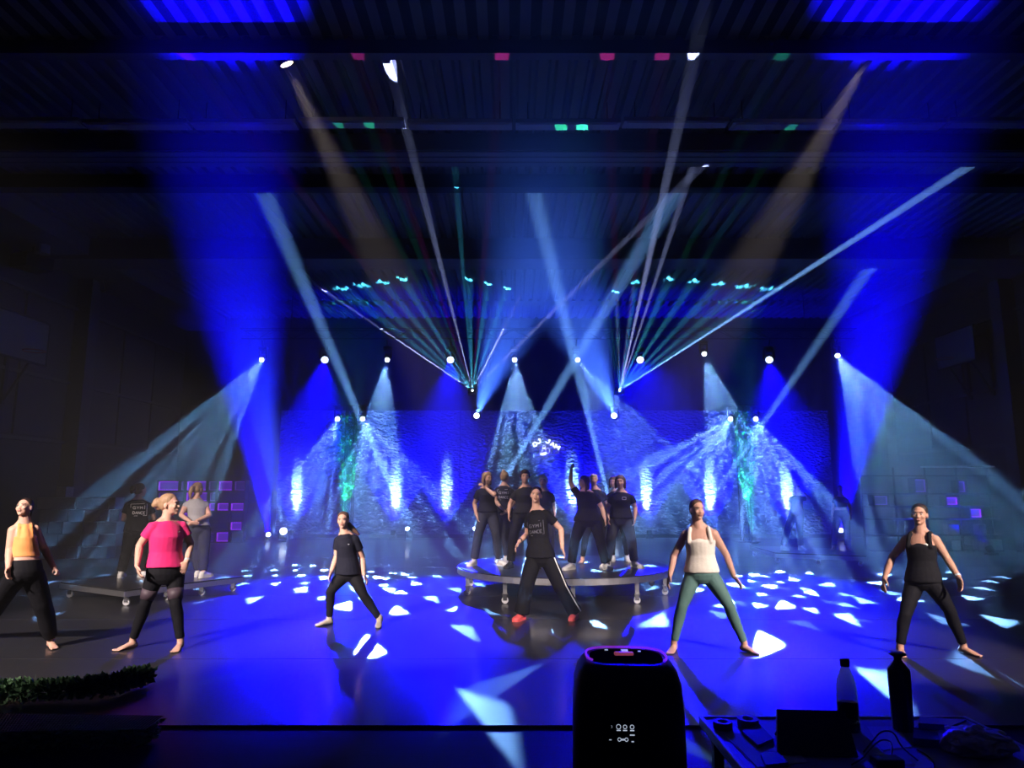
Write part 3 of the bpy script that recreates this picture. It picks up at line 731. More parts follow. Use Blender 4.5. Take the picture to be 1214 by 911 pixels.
    for s in (-1, 1):
        HB(body, (s * 0.034, -0.064, -0.024), (0.022, 0.02, 0.02)); HB(body, (s * 0.071, 0.012, -0.012), (0.011, 0.02, 0.03))
    body.chain([Hd(0, -0.078, 0.012), Hd(0, -0.093, -0.02), Hd(0, -0.096, -0.028)], [0.0085 * hs, 0.011 * hs, 0.0125 * hs], 10)
    for s in (-1, 1): HB(body, (s * 0.012, -0.087, -0.031), (0.009, 0.01, 0.007))
    HB(body, (0, -0.085, -0.056), (0.022, 0.011, 0.011))
    body.chain([Hd(0, 0.02, -0.03), Hd(0, 0.018, -0.085), N - up * 0.02], [0.051 * hs, 0.052 * hs, 0.064], 14)
    for s_ in (sl, sr): body.chain([lerp(Hd(0, 0.02, -0.1), N, 0.5), lerp(N, s_, 0.5) - up * 0.012, lerp(N, s_, 0.8) - up * 0.03], [0.046, 0.04, 0.04], 12)
    # ---- torso, limbs
    body.loft(rings(-0.17, 1.0, 0.0)); bustballs(body, -0.004)
    af = 0.85 + 0.15 * fat
    for s_, e_, w_ in ((sl, el, wl_), (sr, er, wr_)):
        s2 = lerp(s_, N, 0.15) - up * 0.036
        body.chain([s2, lerp(s2, e_, 0.4), e_, lerp(e_, w_, 0.3), w_], [0.052 * af, 0.046 * af, 0.037 * af, 0.038 * af, 0.0265], 14)
    tf = 0.8 + 0.2 * fat
    for p_, k_, a_ in ((pl, kl, al), (pr, kr, ar)):
        body.chain([p_ - up * 0.02, lerp(p_, k_, 0.45), k_, lerp(k_, a_, 0.3) + Vector((0, 0.012 * front, 0)), lerp(k_, a_, 0.7), a_], [0.088 * tf, 0.076 * tf, 0.053 * tf, 0.055 * tf, 0.04 * tf, 0.034], 14)
    latw = fw(1)[0]
    for w_, h_, th, fi, e_ in ((wl_, hl, 1, fist[0], el), (wr_, hr, -1, fist[1], er)):
        pf = palms[0 if th == 1 else 1] if palms else Vector((th * 0.8, 0.3 * 0, 0))
        pf = Vector(pf); tb = Vector((th * 0.2, -1.0 * front, 0.0))
        add_hand(body, w_, h_, pf, tb, 1.0 * min(1.05, hs), curl, fi)
    if feet[0] == 'bare':
        add_foot(body, al, fa[0], Z0 + 0.001, 1.0); add_foot(body, ar, fa[1], Z0 + 0.001, 1.0)
    flesh(body, 'body', skin, root, vox, 3)
    # ---- face details
    if abs(((head[0] + 180) % 360) - 180) < 110:
        lp = MB()
        for s in (-1, 1):
            e = MB(); HB(e, (s * 0.03, -0.0765, 0.004), (0.0125, 0.0075, 0.0052)); eo = e.build('eye', CL['eye_white'], root, True)
            e = MB(); HB(e, (s * 0.03, -0.0808, 0.0042), (0.0056, 0.0045, 0.0052)); e.build('iris', CL['eye'], eo, True)
            e = MB(); e.chain([Hd(s * 0.016, -0.081, 0.009), Hd(s * 0.03, -0.0845, 0.011), Hd(s * 0.043, -0.077, 0.007)], [0.0019 * hs] * 3, 6); e.build('lashes', CL['eye'], eo, True)
            e = MB(); e.chain([Hd(s * 0.014, -0.0872, 0.024), Hd(s * 0.032, -0.0855, 0.028), Hd(s * 0.047, -0.073, 0.023)], [0.0026 * hs, 0.0028 * hs, 0.002 * hs], 6)
            e.build('eyebrow', CL[hair[1]] if hair[1] != 'hair_fair' else CL['hair_blond'], root, True)
        HB(lp, (0, -0.0925, -0.0525), (0.020, 0.006, 0.0036)); HB(lp, (0, -0.0915, -0.0595), (0.017, 0.0062, 0.0046))
        lp.build('lips', CL['lip'], root, True)
    # ---- hair
    hb = MB(); st = hair[0]
    HB(hb, (0, 0.026, 0.036), (0.078, 0.09, 0.083))
    HB(hb, (0, 0.045, 0.0), (0.073, 0.068, 0.07))
    HB(hb, (0, 0.008 if st in ('bob', 'long', 'short') else 0.021, 0.052), (0.0775, 0.081, 0.067))
    if st == 'bun':
        HB(hb, (0.0, 0.135, 0.02), (0.05, 0.045, 0.055)); HB(hb, (0.02, 0.13, -0.02), (0.035, 0.035, 0.04)); HB(hb, (-0.02, 0.15, 0.0), (0.03, 0.035, 0.03))
    elif st == 'topbun':
        HB(hb, (0.0, 0.05, 0.125), (0.038, 0.038, 0.03)); HB(hb, (0, 0.08, 0.09), (0.03, 0.03, 0.03))
    elif st == 'pony':
        hb.chain([Hd(0, 0.1, 0.045), Hd(0, 0.15, 0.02), Hd(0.01, 0.165, -0.06), Hd(0.02, 0.15, -0.15)], [0.022 * hs, 0.034 * hs, 0.036 * hs, 0.014 * hs], 10)
    elif st == 'swing':
        a = at(*J['pony'], ht.y + 0.1); hb.chain([Hd(0, 0.1, 0.0), lerp(Hd(0, 0.1, -0.02), a, 0.5), a], [0.026 * hs, 0.04 * hs, 0.02 * hs], 10)
    elif st == 'bob':
        for s in (-1, 1): hb.chain([Hd(s * 0.062, -0.005, 0.04), Hd(s * 0.077, 0.008, -0.03), Hd(s * 0.077, 0.01, -0.1)], [0.03 * hs, 0.025 * hs, 0.02 * hs], 10)
        HB(hb, (0, 0.06, -0.05), (0.078, 0.05, 0.075))
    elif st == 'long':
        for s in (-1, 1): hb.chain([Hd(s * 0.062, -0.005, 0.04), Hd(s * 0.077, 0.012, -0.04), Hd(s * 0.08, 0.01, -0.13), Hd(s * 0.07, 0.0, -0.2)], [0.03 * hs, 0.027 * hs, 0.026 * hs, 0.014 * hs], 10)
        HB(hb, (0, 0.06, -0.08), (0.08, 0.045, 0.11))
    elif st == 'tied':
        HB(hb, (0, 0.115, 0.0), (0.032, 0.032, 0.032)); hb.chain([Hd(0, 0.12, -0.01), Hd(0, 0.13, -0.08)], [0.026 * hs, 0.013 * hs], 10)
    elif st == 'short':
        HB(hb, (0, -0.01, 0.075), (0.068, 0.075, 0.042))
        for s in (-1, 1): HB(hb, (s * 0.066, 0.01, 0.01), (0.02, 0.045, 0.04))
    flesh(hb, 'hair', CL[hair[1]], root, 0.008 if fine else 0.0115, 3)
    # ---- top
    kind, tm = top[0], CL[top[1]]
    tb = MB()
    if kind in ('tee', 'cap', 'crop'):
        tb.loft(rings(hem, 0.965, 0.012, 0.05)); bustballs(tb, 0.012)
        sv = {'tee': 0.55, 'cap': 0.28, 'crop': 0.3}[kind]
        for s_, e_ in ((sl, el), (sr, er)):
            s2 = lerp(s_, N, 0.15) - up * 0.038
            tb.ball(s2, 0.059 * af); tb.tube(s2, lerp(s2, e_, sv), 0.058 * af, 0.061 * af, 16)
        tb.tube(N - up * 0.06, N - up * 0.008, 0.1, 0.074, 18)
        for s_ in (sl, sr): tb.chain([lerp(N, s_, 0.42) - up * 0.018, lerp(N, s_, 0.82) - up * 0.032], [0.045, 0.048], 12)
    else:                                 # tank tops
        tb.loft(rings(hem, 0.73, 0.009, 0.03 if kind == 'tank' else 0.0)); bustballs(tb, 0.009)
        for s in (-1, 1):
            la, f = fw(0.9); x = shw * (0.60 if kind == 'tank' else 0.5)
            pts = [p0 + up * (Lt * t) + la * s * x * k + f * g for t, k, g in ((0.70, 1.12, 0.09), (0.80, 1.06, 0.086), (0.905, 1.0, 0.074), (0.972, 0.93, 0.035), (0.975, 0.93, -0.025), (0.89, 1.0, -0.075), (0.72, 1.1, -0.085))]
            tb.chain(pts, [0.023] * 7 if kind == 'tank' else [0.016] * 7, 10)
        la, f = fw(0.8); tb.loft([(p0 + up * (Lt * 0.70), la * shw * 0.72, f * 0.116 * fat), (p0 + up * (Lt * 0.775), la * shw * 0.66, f * 0.109 * fat)] if kind == 'tank' else
                                 [(p0 + up * (Lt * 0.70), la * shw * 0.76, f * 0.132 * fat), (p0 + up * (Lt * 0.84), la * shw * 0.62, f * 0.116 * fat), (p0 + up * (Lt * 0.93), la * shw * 0.46, f * 0.094 * fat), (p0 + up * (Lt * 0.975), la * shw * 0.4, f * 0.08 * fat)])
    flesh(tb, 'shirt' if kind in ('tee', 'cap', 'crop') else 'tank_top', tm, root, 0.0085 if fine else 0.0125, 5)
    # ---- trousers
    lk, lm = legs[0], CL[legs[1]]
    pb = MB(); mg = 0.007 if lk == 'legging' else 0.016
    pb.loft(rings(-0.17, 0.26, mg * 0.8))
    for p_, k_, a_ in ((pl, kl, al), (pr, kr, ar)):
        end = lerp(k_, a_, 0.93 if lk != 'wide' else 1.0)
        q = lerp(p_, k_, 0.45); cz = lerp(k_, a_, 0.3) + Vector((0, 0.012 * front, 0)); c7 = lerp(k_, a_, 0.7)
        rr = {'legging': (0.088, 0.076, 0.053, 0.055, 0.041, 0.037), 'loose': (0.092, 0.088, 0.074, 0.07, 0.062, 0.048), 'wide': (0.092, 0.09, 0.082, 0.08, 0.082, 0.088), 'straight': (0.09, 0.082, 0.065, 0.062, 0.056, 0.056)}[lk]
        rr = [x * tf + mg for x in rr]
        pts = [p_ - up * 0.02, q, k_, cz, c7]
        pb.chain(pts, rr[:5], 16); pb.tube(c7, end, rr[4], rr[5], 16)
    tro = flesh(pb, {'legging': 'leggings'}.get(lk, 'trousers'), lm, root, 0.0085 if fine else 0.0125, 4)
    # ---- shoes
    if feet[0] == 'shoe':
        shoe(root, 'shoe', al, fa[0], Z0, CL[feet[1]]); shoe(root, 'shoe', ar, fa[1], Z0, CL[feet[1]])
    elif feet[0] == 'sock':
        for a_, y_ in ((al, fa[0]), (ar, fa[1])):
            mb = MB(); f = rz(y_) @ Vector((0, -1, 0)); r = rz(y_) @ Vector((1, 0, 0)); u = Vector((0, 0, 1))
            def Q(a, c): return Vector((a_.x, a_.y, Z0)) + f * a + u * c
            mb.loft([(Q(-0.06, 0.035), r * 0.025, u * 0.027), (Q(-0.04, 0.038), r * 0.036, u * 0.037), (Q(0.03, 0.042), r * 0.037, u * 0.041), (Q(0.1, 0.03), r * 0.045, u * 0.029), (Q(0.15, 0.022), r * 0.047, u * 0.021), (Q(0.19, 0.018), r * 0.032, u * 0.014)], 16)
            mb.chain([a_ + Vector((0, 0, 0.02)), Q(-0.005, 0.05)], [0.043, 0.043])
            flesh(mb, 'sock', CL['beige'], root, 0.009, 4)
    info = dict(root=root, sl=sl, sr=sr, el=el, er=er, wl=wl_, wr=wr_, pl=pl, pr=pr, kl=kl, kr=kr, al=al, ar=ar, N=N, p0=p0, up=up, Lt=Lt, fw=fw, shw=shw, fat=fat, hpw=hpw, front=front, tf=tf, Hd=Hd, trousers=tro)
    return info
def band(i, a, b, t, r, m, name, w=0.02):
    p, q = i[a], i[b]; d = (q - p).normalized(); c = lerp(p, q, t)
    MB().tube(c - d * w / 2, c + d * w / 2, r, r, 16).build(name, CL[m], i['root'], True)
    return c
def chest_print(i, t, x, polys, m, name='shirt_print', side=1, off=0.016):
    """flat print: polys in metres on the chest (x right, z up), wrapped on the cloth"""
    la, f = i['fw'](t); f = f * side; c = i['p0'] + i['up'] * (i['Lt'] * t); hw = i['shw'] * 0.95; hd = 0.118 * i['fat'] + off
    if i['front'] * side < 0: pass
    mb = MB()
    for poly in polys:
        n = len(poly); vs = []
        for k in (0, 1):
            for (px, pz) in poly:
                xx = x + px; g = hd * math.sqrt(max(0.05, 1 - (xx / hw) ** 2)) * (1 - 0.06 * abs(pz) / 0.1)
                vs.append(c + la * xx + i['up'] * pz + f * (g + 0.002 + 0.004 * k))
        mb.add(vs, [tuple(range(n - 1, -1, -1)), tuple(range(n, 2 * n))] + [(q, (q + 1) % n, n + (q + 1) % n, n + q) for q in range(n)])
    return mb.build(name, CL[m], i['root'])
def bar(x0, z0, x1, z1, w):
    dx, dz = x1 - x0, z1 - z0; L = math.hypot(dx, dz); nx, nz = -dz / L * w / 2, dx / L * w / 2
    return [(x0 + nx, z0 + nz), (x0 - nx, z0 - nz), (x1 - nx, z1 - nz), (x1 + nx, z1 + nz)]
GL = {'G': ((1, 0.9, 0.3, 1), (0.3, 1, 0, 0.7), (0, 0.7, 0, 0.3), (0, 0.3, 0.3, 0), (0.3, 0, 1, 0), (1, 0, 1, 0.45), (1, 0.45, 0.55, 0.45)), 'Y': ((0, 1, 0.5, 0.5), (1, 1, 0.5, 0.5), (0.5, 0.5, 0.5, 0)), 'M': ((0, 0, 0, 1), (0, 1, 0.5, 0.4), (0.5, 0.4, 1, 1), (1, 1, 1, 0)),
      'D': ((0, 0, 0, 1), (0, 1, 0.6, 1), (0.6, 1, 1, 0.7), (1, 0.7, 1, 0.3), (1, 0.3, 0.6, 0), (0.6, 0, 0, 0)), 'A': ((0, 0, 0.5, 1), (0.5, 1, 1, 0), (0.2, 0.38, 0.8, 0.38)), 'N': ((0, 0, 0, 1), (0, 1, 1, 0), (1, 0, 1, 1)), 'C': ((1, 1, 0.3, 1), (0.3, 1, 0, 0.7), (0, 0.7, 0, 0.3), (0, 0.3, 0.3, 0), (0.3, 0, 1, 0)),
      'E': ((0, 0, 0, 1), (0, 1, 1, 1), (0, 0.5, 0.8, 0.5), (0, 0, 1, 0)), 'J': ((0.9, 1, 0.9, 0.25), (0.9, 0.25, 0.6, 0), (0.6, 0, 0.2, 0), (0.2, 0, 0, 0.25), (0.5, 1, 1, 1))}
def word(txt, x, z, w, h, gap, lw):
    out = []
    for k, ch in enumerate(txt):
        for (a, b, c, d) in GL[ch]: out.append(bar(x + k * (w + gap) + a * w, z + b * h, x + k * (w + gap) + c * w, z + d * h, lw))
    return out
def crew_print(s=1.0, flip=1):
    """square broken frame with the two words and an upright stroke"""
    q = word('GYM', -0.075 * s, 0.012 * s, 0.03 * s, 0.034 * s, 0.012 * s, 0.008 * s) + word('DANCE', -0.075 * s, -0.055 * s, 0.022 * s, 0.034 * s, 0.009 * s, 0.008 * s)
    q += [bar(-0.1 * s, 0.075 * s, 0.06 * s, 0.085 * s, 0.006 * s), bar(-0.1 * s, 0.075 * s, -0.1 * s, 0.03 * s, 0.006 * s), bar(0.095 * s, 0.085 * s, 0.095 * s, -0.07 * s, 0.006 * s), bar(0.095 * s, -0.07 * s, -0.06 * s, -0.08 * s, 0.006 * s), bar(0.065 * s, 0.06 * s, 0.065 * s, 0.012 * s, 0.008 * s)]
    return [[(x * flip, z) for x, z in p] for p in q]

# ---- front dancers
A = person('dancer in a peach orange crop top and black joggers leaning back with swinging arm',
    dict(top=(31, 590.5), chin=(27, 613.5), neck=(29.5, 620), sl=(13.5, 626), sr=(43, 625), el=(11.5, 652), er=(52, 650), wl=(10, 673), wr=(64, 673.5), hl=(9, 690), hr=(75, 685), pl=(21, 680), pr=(39, 680), kl=(1, 712), kr=(50, 716), al=(-24, 748), ar=(60.5, 758)),
    head=(-32, 14, -6), hair=('tied', 'hair_dark'), top=('halter', 'orange'), hem=0.32, legs=('loose', 'blackpants'), fa=(-60, 12), fine=True, tw=-14, fist=(False, True), dy=dict(er=0.1, wr=0.02, Y=7.3))
B = person('dancer in a magenta pink t-shirt and leggings with sheer thigh panels looking aside',
    dict(top=(200, 584.5), chin=(203.5, 612), neck=(197.5, 617), sl=(178, 622), sr=(219, 621), el=(165.5, 647), er=(226, 645), wl=(162.5, 671), wr=(221.5, 666), hl=(167, 688), hr=(212, 686), pl=(184, 682), pr=(208, 682), kl=(172.5, 715), kr=(208, 716), al=(157.5, 759), ar=(214, 760)),
    head=(62, 2, 0), hair=('bun', 'hair_blond'), top=('tee', 'pink'), hem=0.14, legs=('legging', 'blackpants'), fa=(-58, -18), fine=True, fat=1.14, tw=10, dy=dict(wr=-0.1, wl=-0.08, head=-0.02), palms=((0.9, 0.4, 0), (-0.6, 0.8, 0)))
band(B, 'er', 'wr', 0.93, 0.034, 'watch', 'watch')
for a, b in (('pl', 'kl'), ('pr', 'kr')):
    p, q = B[a], B[b]
    MB().tube(lerp(p, q, 0.50), lerp(p, q, 0.86), 0.0795 * B['tf'] + 0.004, 0.0665 * B['tf'] + 0.003, 20).build('mesh_panel', CL['sheer'], B['root'], True)
chest_print(B, 0.78, 0.085, [[(-0.018, 0), (0.0, -0.006), (0.022, 0.008), (0.0, 0.0)]], 'white', 'chest_mark')
Jc = dict(top=(407.5, 607), chin=(406, 627), neck=(409, 632.5), sl=(399.5, 638.5), sr=(422.5, 637), el=(399, 660.5), er=(429.5, 662), wl=(393, 677.5), wr=(431.5, 681.5), hl=(389.5, 688), hr=(437, 692), pl=(407, 681), pr=(419, 681), kl=(391.5, 702), kr=(430.5, 705.5), al=(390.5, 733), ar=(450, 734), pony=(425, 634))
Cc = person('girl in a dark navy t-shirt, leggings and beige socks stepping into a wide lunge', Jc,
    head=(-14, 0, -4), hair=('swing', 'hair_brown'), top=('tee', 'navy'), hem=0.0, legs=('legging', 'blackpants'), feet=('sock', None), fa=(-62, -8), fine=True, fat=0.92, tw=-8)
chest_print(Cc, 0.74, 0.045, [[(-0.012, 0.006), (-0.004, -0.006), (0.012, 0.0), (0.004, 0.006)]], 'print', 'chest_mark')
D = person('dancer in a black printed t-shirt and wide trousers with a white side stripe',
    dict(top=(637, 577.5), chin=(634.5, 597), neck=(636, 604), sl=(625.5, 611.5), sr=(650, 607), el=(625, 634), er=(665, 628), wl=(615.5, 642), wr=(666.5, 650), hl=(607, 657), hr=(673, 667), pl=(633, 662), pr=(649, 662), kl=(624.5, 694), kr=(664, 695), al=(618.5, 727), ar=(681.5, 726)),
    head=(-6, 4, 6), hair=('tied', 'hair_dark'), top=('tee', 'black'), hem=0.02, legs=('wide', 'blackpants'), feet=('shoe', 'red'), fa=(-30, -18), fine=True, tw=-12, dy=dict(el=0.12, wl=-0.08, er=0.02, wr=-0.08))
chest_print(D, 0.62, -0.02, crew_print(1.15), 'print_dim')
st = [lerp(D['pr'], D['kr'], t) for t in (0.0, 0.3, 0.6, 1.0)] + [lerp(D['kr'], D['ar'], t) for t in (0.3, 0.65, 0.97)]
ax = Vector((0.75, -0.66, 0.12)).normalized()
MB().path([p + ax * (r * D['tf'] + 0.017) for p, r in zip(st, (0.1, 0.094, 0.09, 0.083, 0.081, 0.083, 0.088))], 0.009, 6).build('side_stripe', CL['white'], D['root'], True)
band(D, 'el', 'wl', 0.9, 0.033, 'band', 'watch')
E = person('dancer in a cream tank top and teal green leggings standing with feet wide',
    dict(top=(825, 592.5), chin=(828.5, 617), neck=(829, 625), sl=(810, 631), sr=(849, 630), el=(799, 659), er=(861, 658), wl=(794.5, 682), wr=(870.5, 684), hl=(789, 700), hr=(880, 696), pl=(821.5, 682), pr=(842.5, 682), kl=(809, 718), kr=(864, 718), al=(799, 762), ar=(882.5, 763)),
    head=(24, 2, 4), hair=('tied', 'hair_red'), top=('tank', 'cream'), hem=0.06, legs=('legging', 'teal'), fa=(-12, 52), fine=True, dy=dict(er=0.1, wr=0.12))
Ff = person('dancer in a black tank top and leggings with arms held away from her sides',
    dict(top=(1089, 597.5), chin=(1091, 623), neck=(1091.5, 631), sl=(1072, 637), sr=(1111.5, 637), el=(1058, 660), er=(1123, 663), wl=(1048.5, 686), wr=(1136, 684), hl=(1046, 703), hr=(1141, 703), pl=(1084.5, 690), pr=(1104.5, 690), kl=(1073.5, 729), kr=(1126, 724), al=(1067, 766), ar=(1142, 765)),
    head=(-8, 2, 2), hair=('tied', 'hair_dark'), top=('tank', 'black'), hem=-0.02, legs=('legging', 'blackpants'), fa=(8, 52), fine=True, skin=SKIN_B)
chest_print(Ff, 0.74, 0.075, [[(-0.028, 0.008), (-0.012, 0.004), (0.0, -0.004), (0.012, -0.012), (0.014, -0.006), (0.024, -0.002), (0.026, 0.008), (0.01, 0.006), (-0.008, 0.014)]], 'white', 'chest_mark', off=0.003)
band(Ff, 'er', 'wr', 0.95, 0.032, 'watch', 'watch')

# ================================================================== platforms
def caster(root, p, z1, wm='chrome'):
    p = Vector(p)
    o = MB().tube((p.x, p.y + 0.02, 0.052), (p.x, p.y - 0.012, 0.052), 0.05, None, 16).build('caster_wheel', M['caster'], root)
    b = MB().lohi((p.x - 0.03, p.y - 0.022, 0.05), (p.x + 0.03, p.y - 0.015, 0.13)).lohi((p.x - 0.03, p.y + 0.023, 0.05), (p.x + 0.03, p.y + 0.03, 0.13)).lohi((p.x - 0.045, p.y - 0.045, 0.125), (p.x + 0.045, p.y + 0.045, z1))
    b.build('caster_fork', M['chrome'], root)
M['caster'] = mat('caster_rubber', (0.5, 0.5, 0.52), 0.4, 0, 0.1, 10)
# round platform in the centre
PZ = 0.42
pc = ground(668, 670, PZ); PRad = 122 * pc.y / F / math.cos(0)
t = thing('round_platform', (pc.x, pc.y, 0), 'large round black stage platform with metal rim on castors', 'platform')
MB().lathe((pc.x, pc.y, 0), [(PRad - 0.03, PZ - 0.05), (PRad - 0.02, PZ - 0.001), (PRad - 0.03, PZ)], 64).build('platform_top', M['plat_top'], t)
rg = MB(); n = 64; vs = []
for k in range(n):
    a = 2 * PI * k / n
    for r, z in ((PRad - 0.03, PZ - 0.1), (PRad, PZ - 0.1), (PRad, PZ - 0.012), (PRad - 0.03, PZ - 0.012)): vs.append((pc.x + r * math.cos(a), pc.y + r * math.sin(a), z))
rg.add(vs, [(k * 4 + q, k * 4 + (q + 1) % 4, ((k + 1) % n) * 4 + (q + 1) % 4, ((k + 1) % n) * 4 + q) for k in range(n) for q in range(4)]).build('rim', M['alu'], t)
for k in range(4):
    a = PI / 4 * k + 0.2
    MB().tube((pc.x - math.cos(a) * (PRad - 0.05), pc.y - math.sin(a) * (PRad - 0.05), PZ - 0.085), (pc.x + math.cos(a) * (PRad - 0.05), pc.y + math.sin(a) * (PRad - 0.05), PZ - 0.085), 0.03, None, 8).build('under_beam', M['black'], t)
for k in range(10):
    a = 2 * PI * k / 10 + 0.32; r = PRad - 0.12; q = (pc.x + r * math.cos(a), pc.y + r * math.sin(a))
    MB().lohi((q[0] - 0.03, q[1] - 0.03, 0.14), (q[0] + 0.03, q[1] + 0.03, PZ - 0.05)).build('leg', M['alu'], t)
    caster(t, (q[0], q[1], 0), 0.15)
# rectangular platform on the left
LZ = 0.24
pF, pL_, pR_ = ground(148, 700, LZ), ground(72, 690.5, LZ), ground(288, 683.5, LZ)
pB = pL_ + pR_ - pF
cc = (pL_ + pR_) / 2
t = thing('rolling_platform', (cc.x, cc.y, 0), 'low black rectangular platform on castors carrying the two turned dancers', 'platform')
q4 = [pF, pR_, pB, pL_]
MB().prism([p - Vector((0, 0, 0.02)) for p in q4], (0, 0, 0.02)).build('platform_top', M['plat_top'], t)
for k in range(4):
    a, b = q4[k], q4[(k + 1) % 4]; d = (b - a).normalized(); nn = Vector((d.y, -d.x, 0)) * 0.012
    MB().prism([a - nn - Vector((0, 0, 0.022)), b - nn - Vector((0, 0, 0.022)), b + nn - Vector((0, 0, 0.022)), a + nn - Vector((0, 0, 0.022))], (0, 0, -0.075)).build('rim', M['alu'], t)
for u in (0.05, 0.36, 0.66, 0.95):
    for v in (0.06, 0.94):
        q = pF + (pR_ - pF) * u + (pL_ - pF) * v; caster(t, (q.x, q.y, 0), LZ - 0.03)
# low platform far right
RZ = 0.24
rF, rR = ground(919, 655.5, RZ), ground(1027, 659.5, RZ)
dpt = Vector((0.1, 2.0, 0)); q4 = [rF, rR, rR + dpt, rF + dpt]
t = thing('low_platform', ((rF.x + rR.x) / 2, rF.y + 1, 0), 'low platform with pale front rim carrying the two distant dancers', 'platform')
MB().prism([p - Vector((0, 0, 0.02)) for p in q4], (0, 0, 0.02)).build('platform_top', M['plat_top'], t)
for k in range(4):
    a, b = q4[k], q4[(k + 1) % 4]; d = (b - a).normalized(); nn = Vector((d.y, -d.x, 0)) * 0.012
    MB().prism([a - nn - Vector((0, 0, 0.022)), b - nn - Vector((0, 0, 0.022)), b + nn - Vector((0, 0, 0.022)), a + nn - Vector((0, 0, 0.022))], (0, 0, -0.09)).build('rim', M['alu'], t)
for u in (0.04, 0.5, 0.96):
    for v in (0.06, 0.94):
        q = rF + (rR - rF) * u + dpt * v; caster(t, (q.x, q.y, 0), RZ - 0.03)

# ================================================================== people on the platforms
g_ = 'dance crew on the round platform'
SH = dict(feet=('shoe', 'white'))
P1 = person('blond woman on the round platform touching her shoulder, in bootcut trousers and white sneakers',
    dict(top=(577, 559.5), chin=(578.5, 575), neck=(576.5, 577.5), sl=(565.5, 582.5), sr=(586, 582.5), el=(562.5, 598), er=(586, 587), wl=(565, 611), wr=(576, 579), hl=(567.5, 620), hr=(572.5, 576), pl=(573.5, 609), pr=(583, 609), kl=(567.5, 632), kr=(588, 632), al=(562, 658), ar=(592.5, 658)),
    Z0=PZ, head=(38, 0, 0), hair=('bob', 'hair_blond'), top=('tee', 'navy'), hem=0.05, legs=('straight', 'jeans'), fa=(-30, 35), dy=dict(fY=11.9, er=-0.28, wr=-0.18), group=g_, **SH)
P2 = person('woman with a top bun on the round platform turned away, hands clasped behind her back',
    dict(top=(598, 559.5), chin=(600, 573.5), neck=(597.5, 575.5), sl=(588.5, 580), sr=(607, 581), el=(586.5, 594), er=(609, 596.5), wl=(596, 604), wr=(601, 606), hl=(601, 608), hr=(597, 609), pl=(591.5, 609), pr=(602, 609), kl=(589.5, 632), kr=(600, 632), al=(589.5, 656), ar=(599.5, 656)),
    Z0=PZ, front=-1, head=(140, 0, 0), hair=('topbun', 'hair_blond'), top=('tee', 'navy'), hem=0.05, legs=('straight', 'jeans'), fa=(170, 200), dy=dict(fY=12.4, wl=-0.2, wr=-0.2, el=-0.05, er=-0.05, kl=0.02, kr=0.02), group=g_, **SH)
chest_print(P2, 0.66, 0.0, crew_print(1.15), 'print', side=-1)
P3 = person('tall dark haired woman on the round platform smiling behind the striped trousers dancer',
    dict(top=(622.5, 557), chin=(622.5, 573.5), neck=(624, 577), sl=(610, 583.5), sr=(635.5, 583), el=(604.5, 598), er=(637, 598), wl=(603.5, 608.5), wr=(638, 610), hl=(603, 616), hr=(638, 618), pl=(615, 611), pr=(628, 611), kl=(609.5, 635), kr=(630, 635), al=(605, 661), ar=(633, 661)),
    Z0=PZ, head=(2, 0, 0), hair=('short', 'hair_dark'), top=('tee', 'black'), hem=0.05, legs=('straight', 'blackpants'), feet=('shoe', 'blackshoe'), fa=(-25, 25), dy=dict(fY=11.5), skin=SKIN_B, group=g_)
P4 = person('short haired blond woman on the round platform half hidden behind the dark haired one',
    dict(top=(644.5, 563.5), chin=(643.5, 578.5), neck=(645.5, 582), sl=(637, 587), sr=(655, 587), el=(635, 601), er=(657, 601), wl=(635.5, 613), wr=(657, 613), hl=(636, 620), hr=(656, 620), pl=(640.5, 614), pr=(651.5, 614), kl=(640, 635), kr=(652, 635), al=(640, 656), ar=(652, 656)),
    Z0=PZ, head=(-14, 0, 0), hair=('short', 'hair_fair'), top=('tee', 'navy'), hem=0.05, legs=('straight', 'jeans'), fa=(-15, 15), dy=dict(fY=12.3), group=g_, **SH)
P5 = person('long haired woman on the round platform raising a fist',
    dict(top=(692.5, 564), chin=(691.5, 579), neck=(694.5, 582), sl=(683, 585), sr=(708, 587), el=(676, 572), er=(713.5, 602), wl=(677.5, 557), wr=(717, 615), hl=(678.5, 549), hr=(719, 624), pl=(689, 619), pr=(706, 619), kl=(681.5, 641), kr=(711.5, 641), al=(677.5, 662.5), ar=(718.5, 663)),
    Z0=PZ, head=(-58, 4, 0), hair=('long', 'hair_brown'), top=('tee', 'black'), hem=0.02, legs=('straight', 'blackpants'), fa=(-42, 25), fist=(True, False), fat=1.12, dy=dict(fY=11.3), group=g_, **SH)
P6 = person('pale blond woman on the round platform standing barefoot behind the raised fist',
    dict(top=(703, 562), chin=(704.5, 576), neck=(705.5, 580), sl=(697, 585), sr=(716, 585), el=(695, 600), er=(719.5, 599), wl=(696, 612), wr=(720.5, 613), hl=(697, 620), hr=(721.5, 621), pl=(701, 613), pr=(713, 613), kl=(694.5, 636), kr=(714, 636), al=(690.5, 656), ar=(715.5, 656)),
    Z0=PZ, head=(10, 0, 0), hair=('short', 'hair_fair'), top=('tee', 'navy'), hem=0.05, legs=('legging', 'blackpants'), fa=(-12, 15), dy=dict(fY=12.3), group=g_)
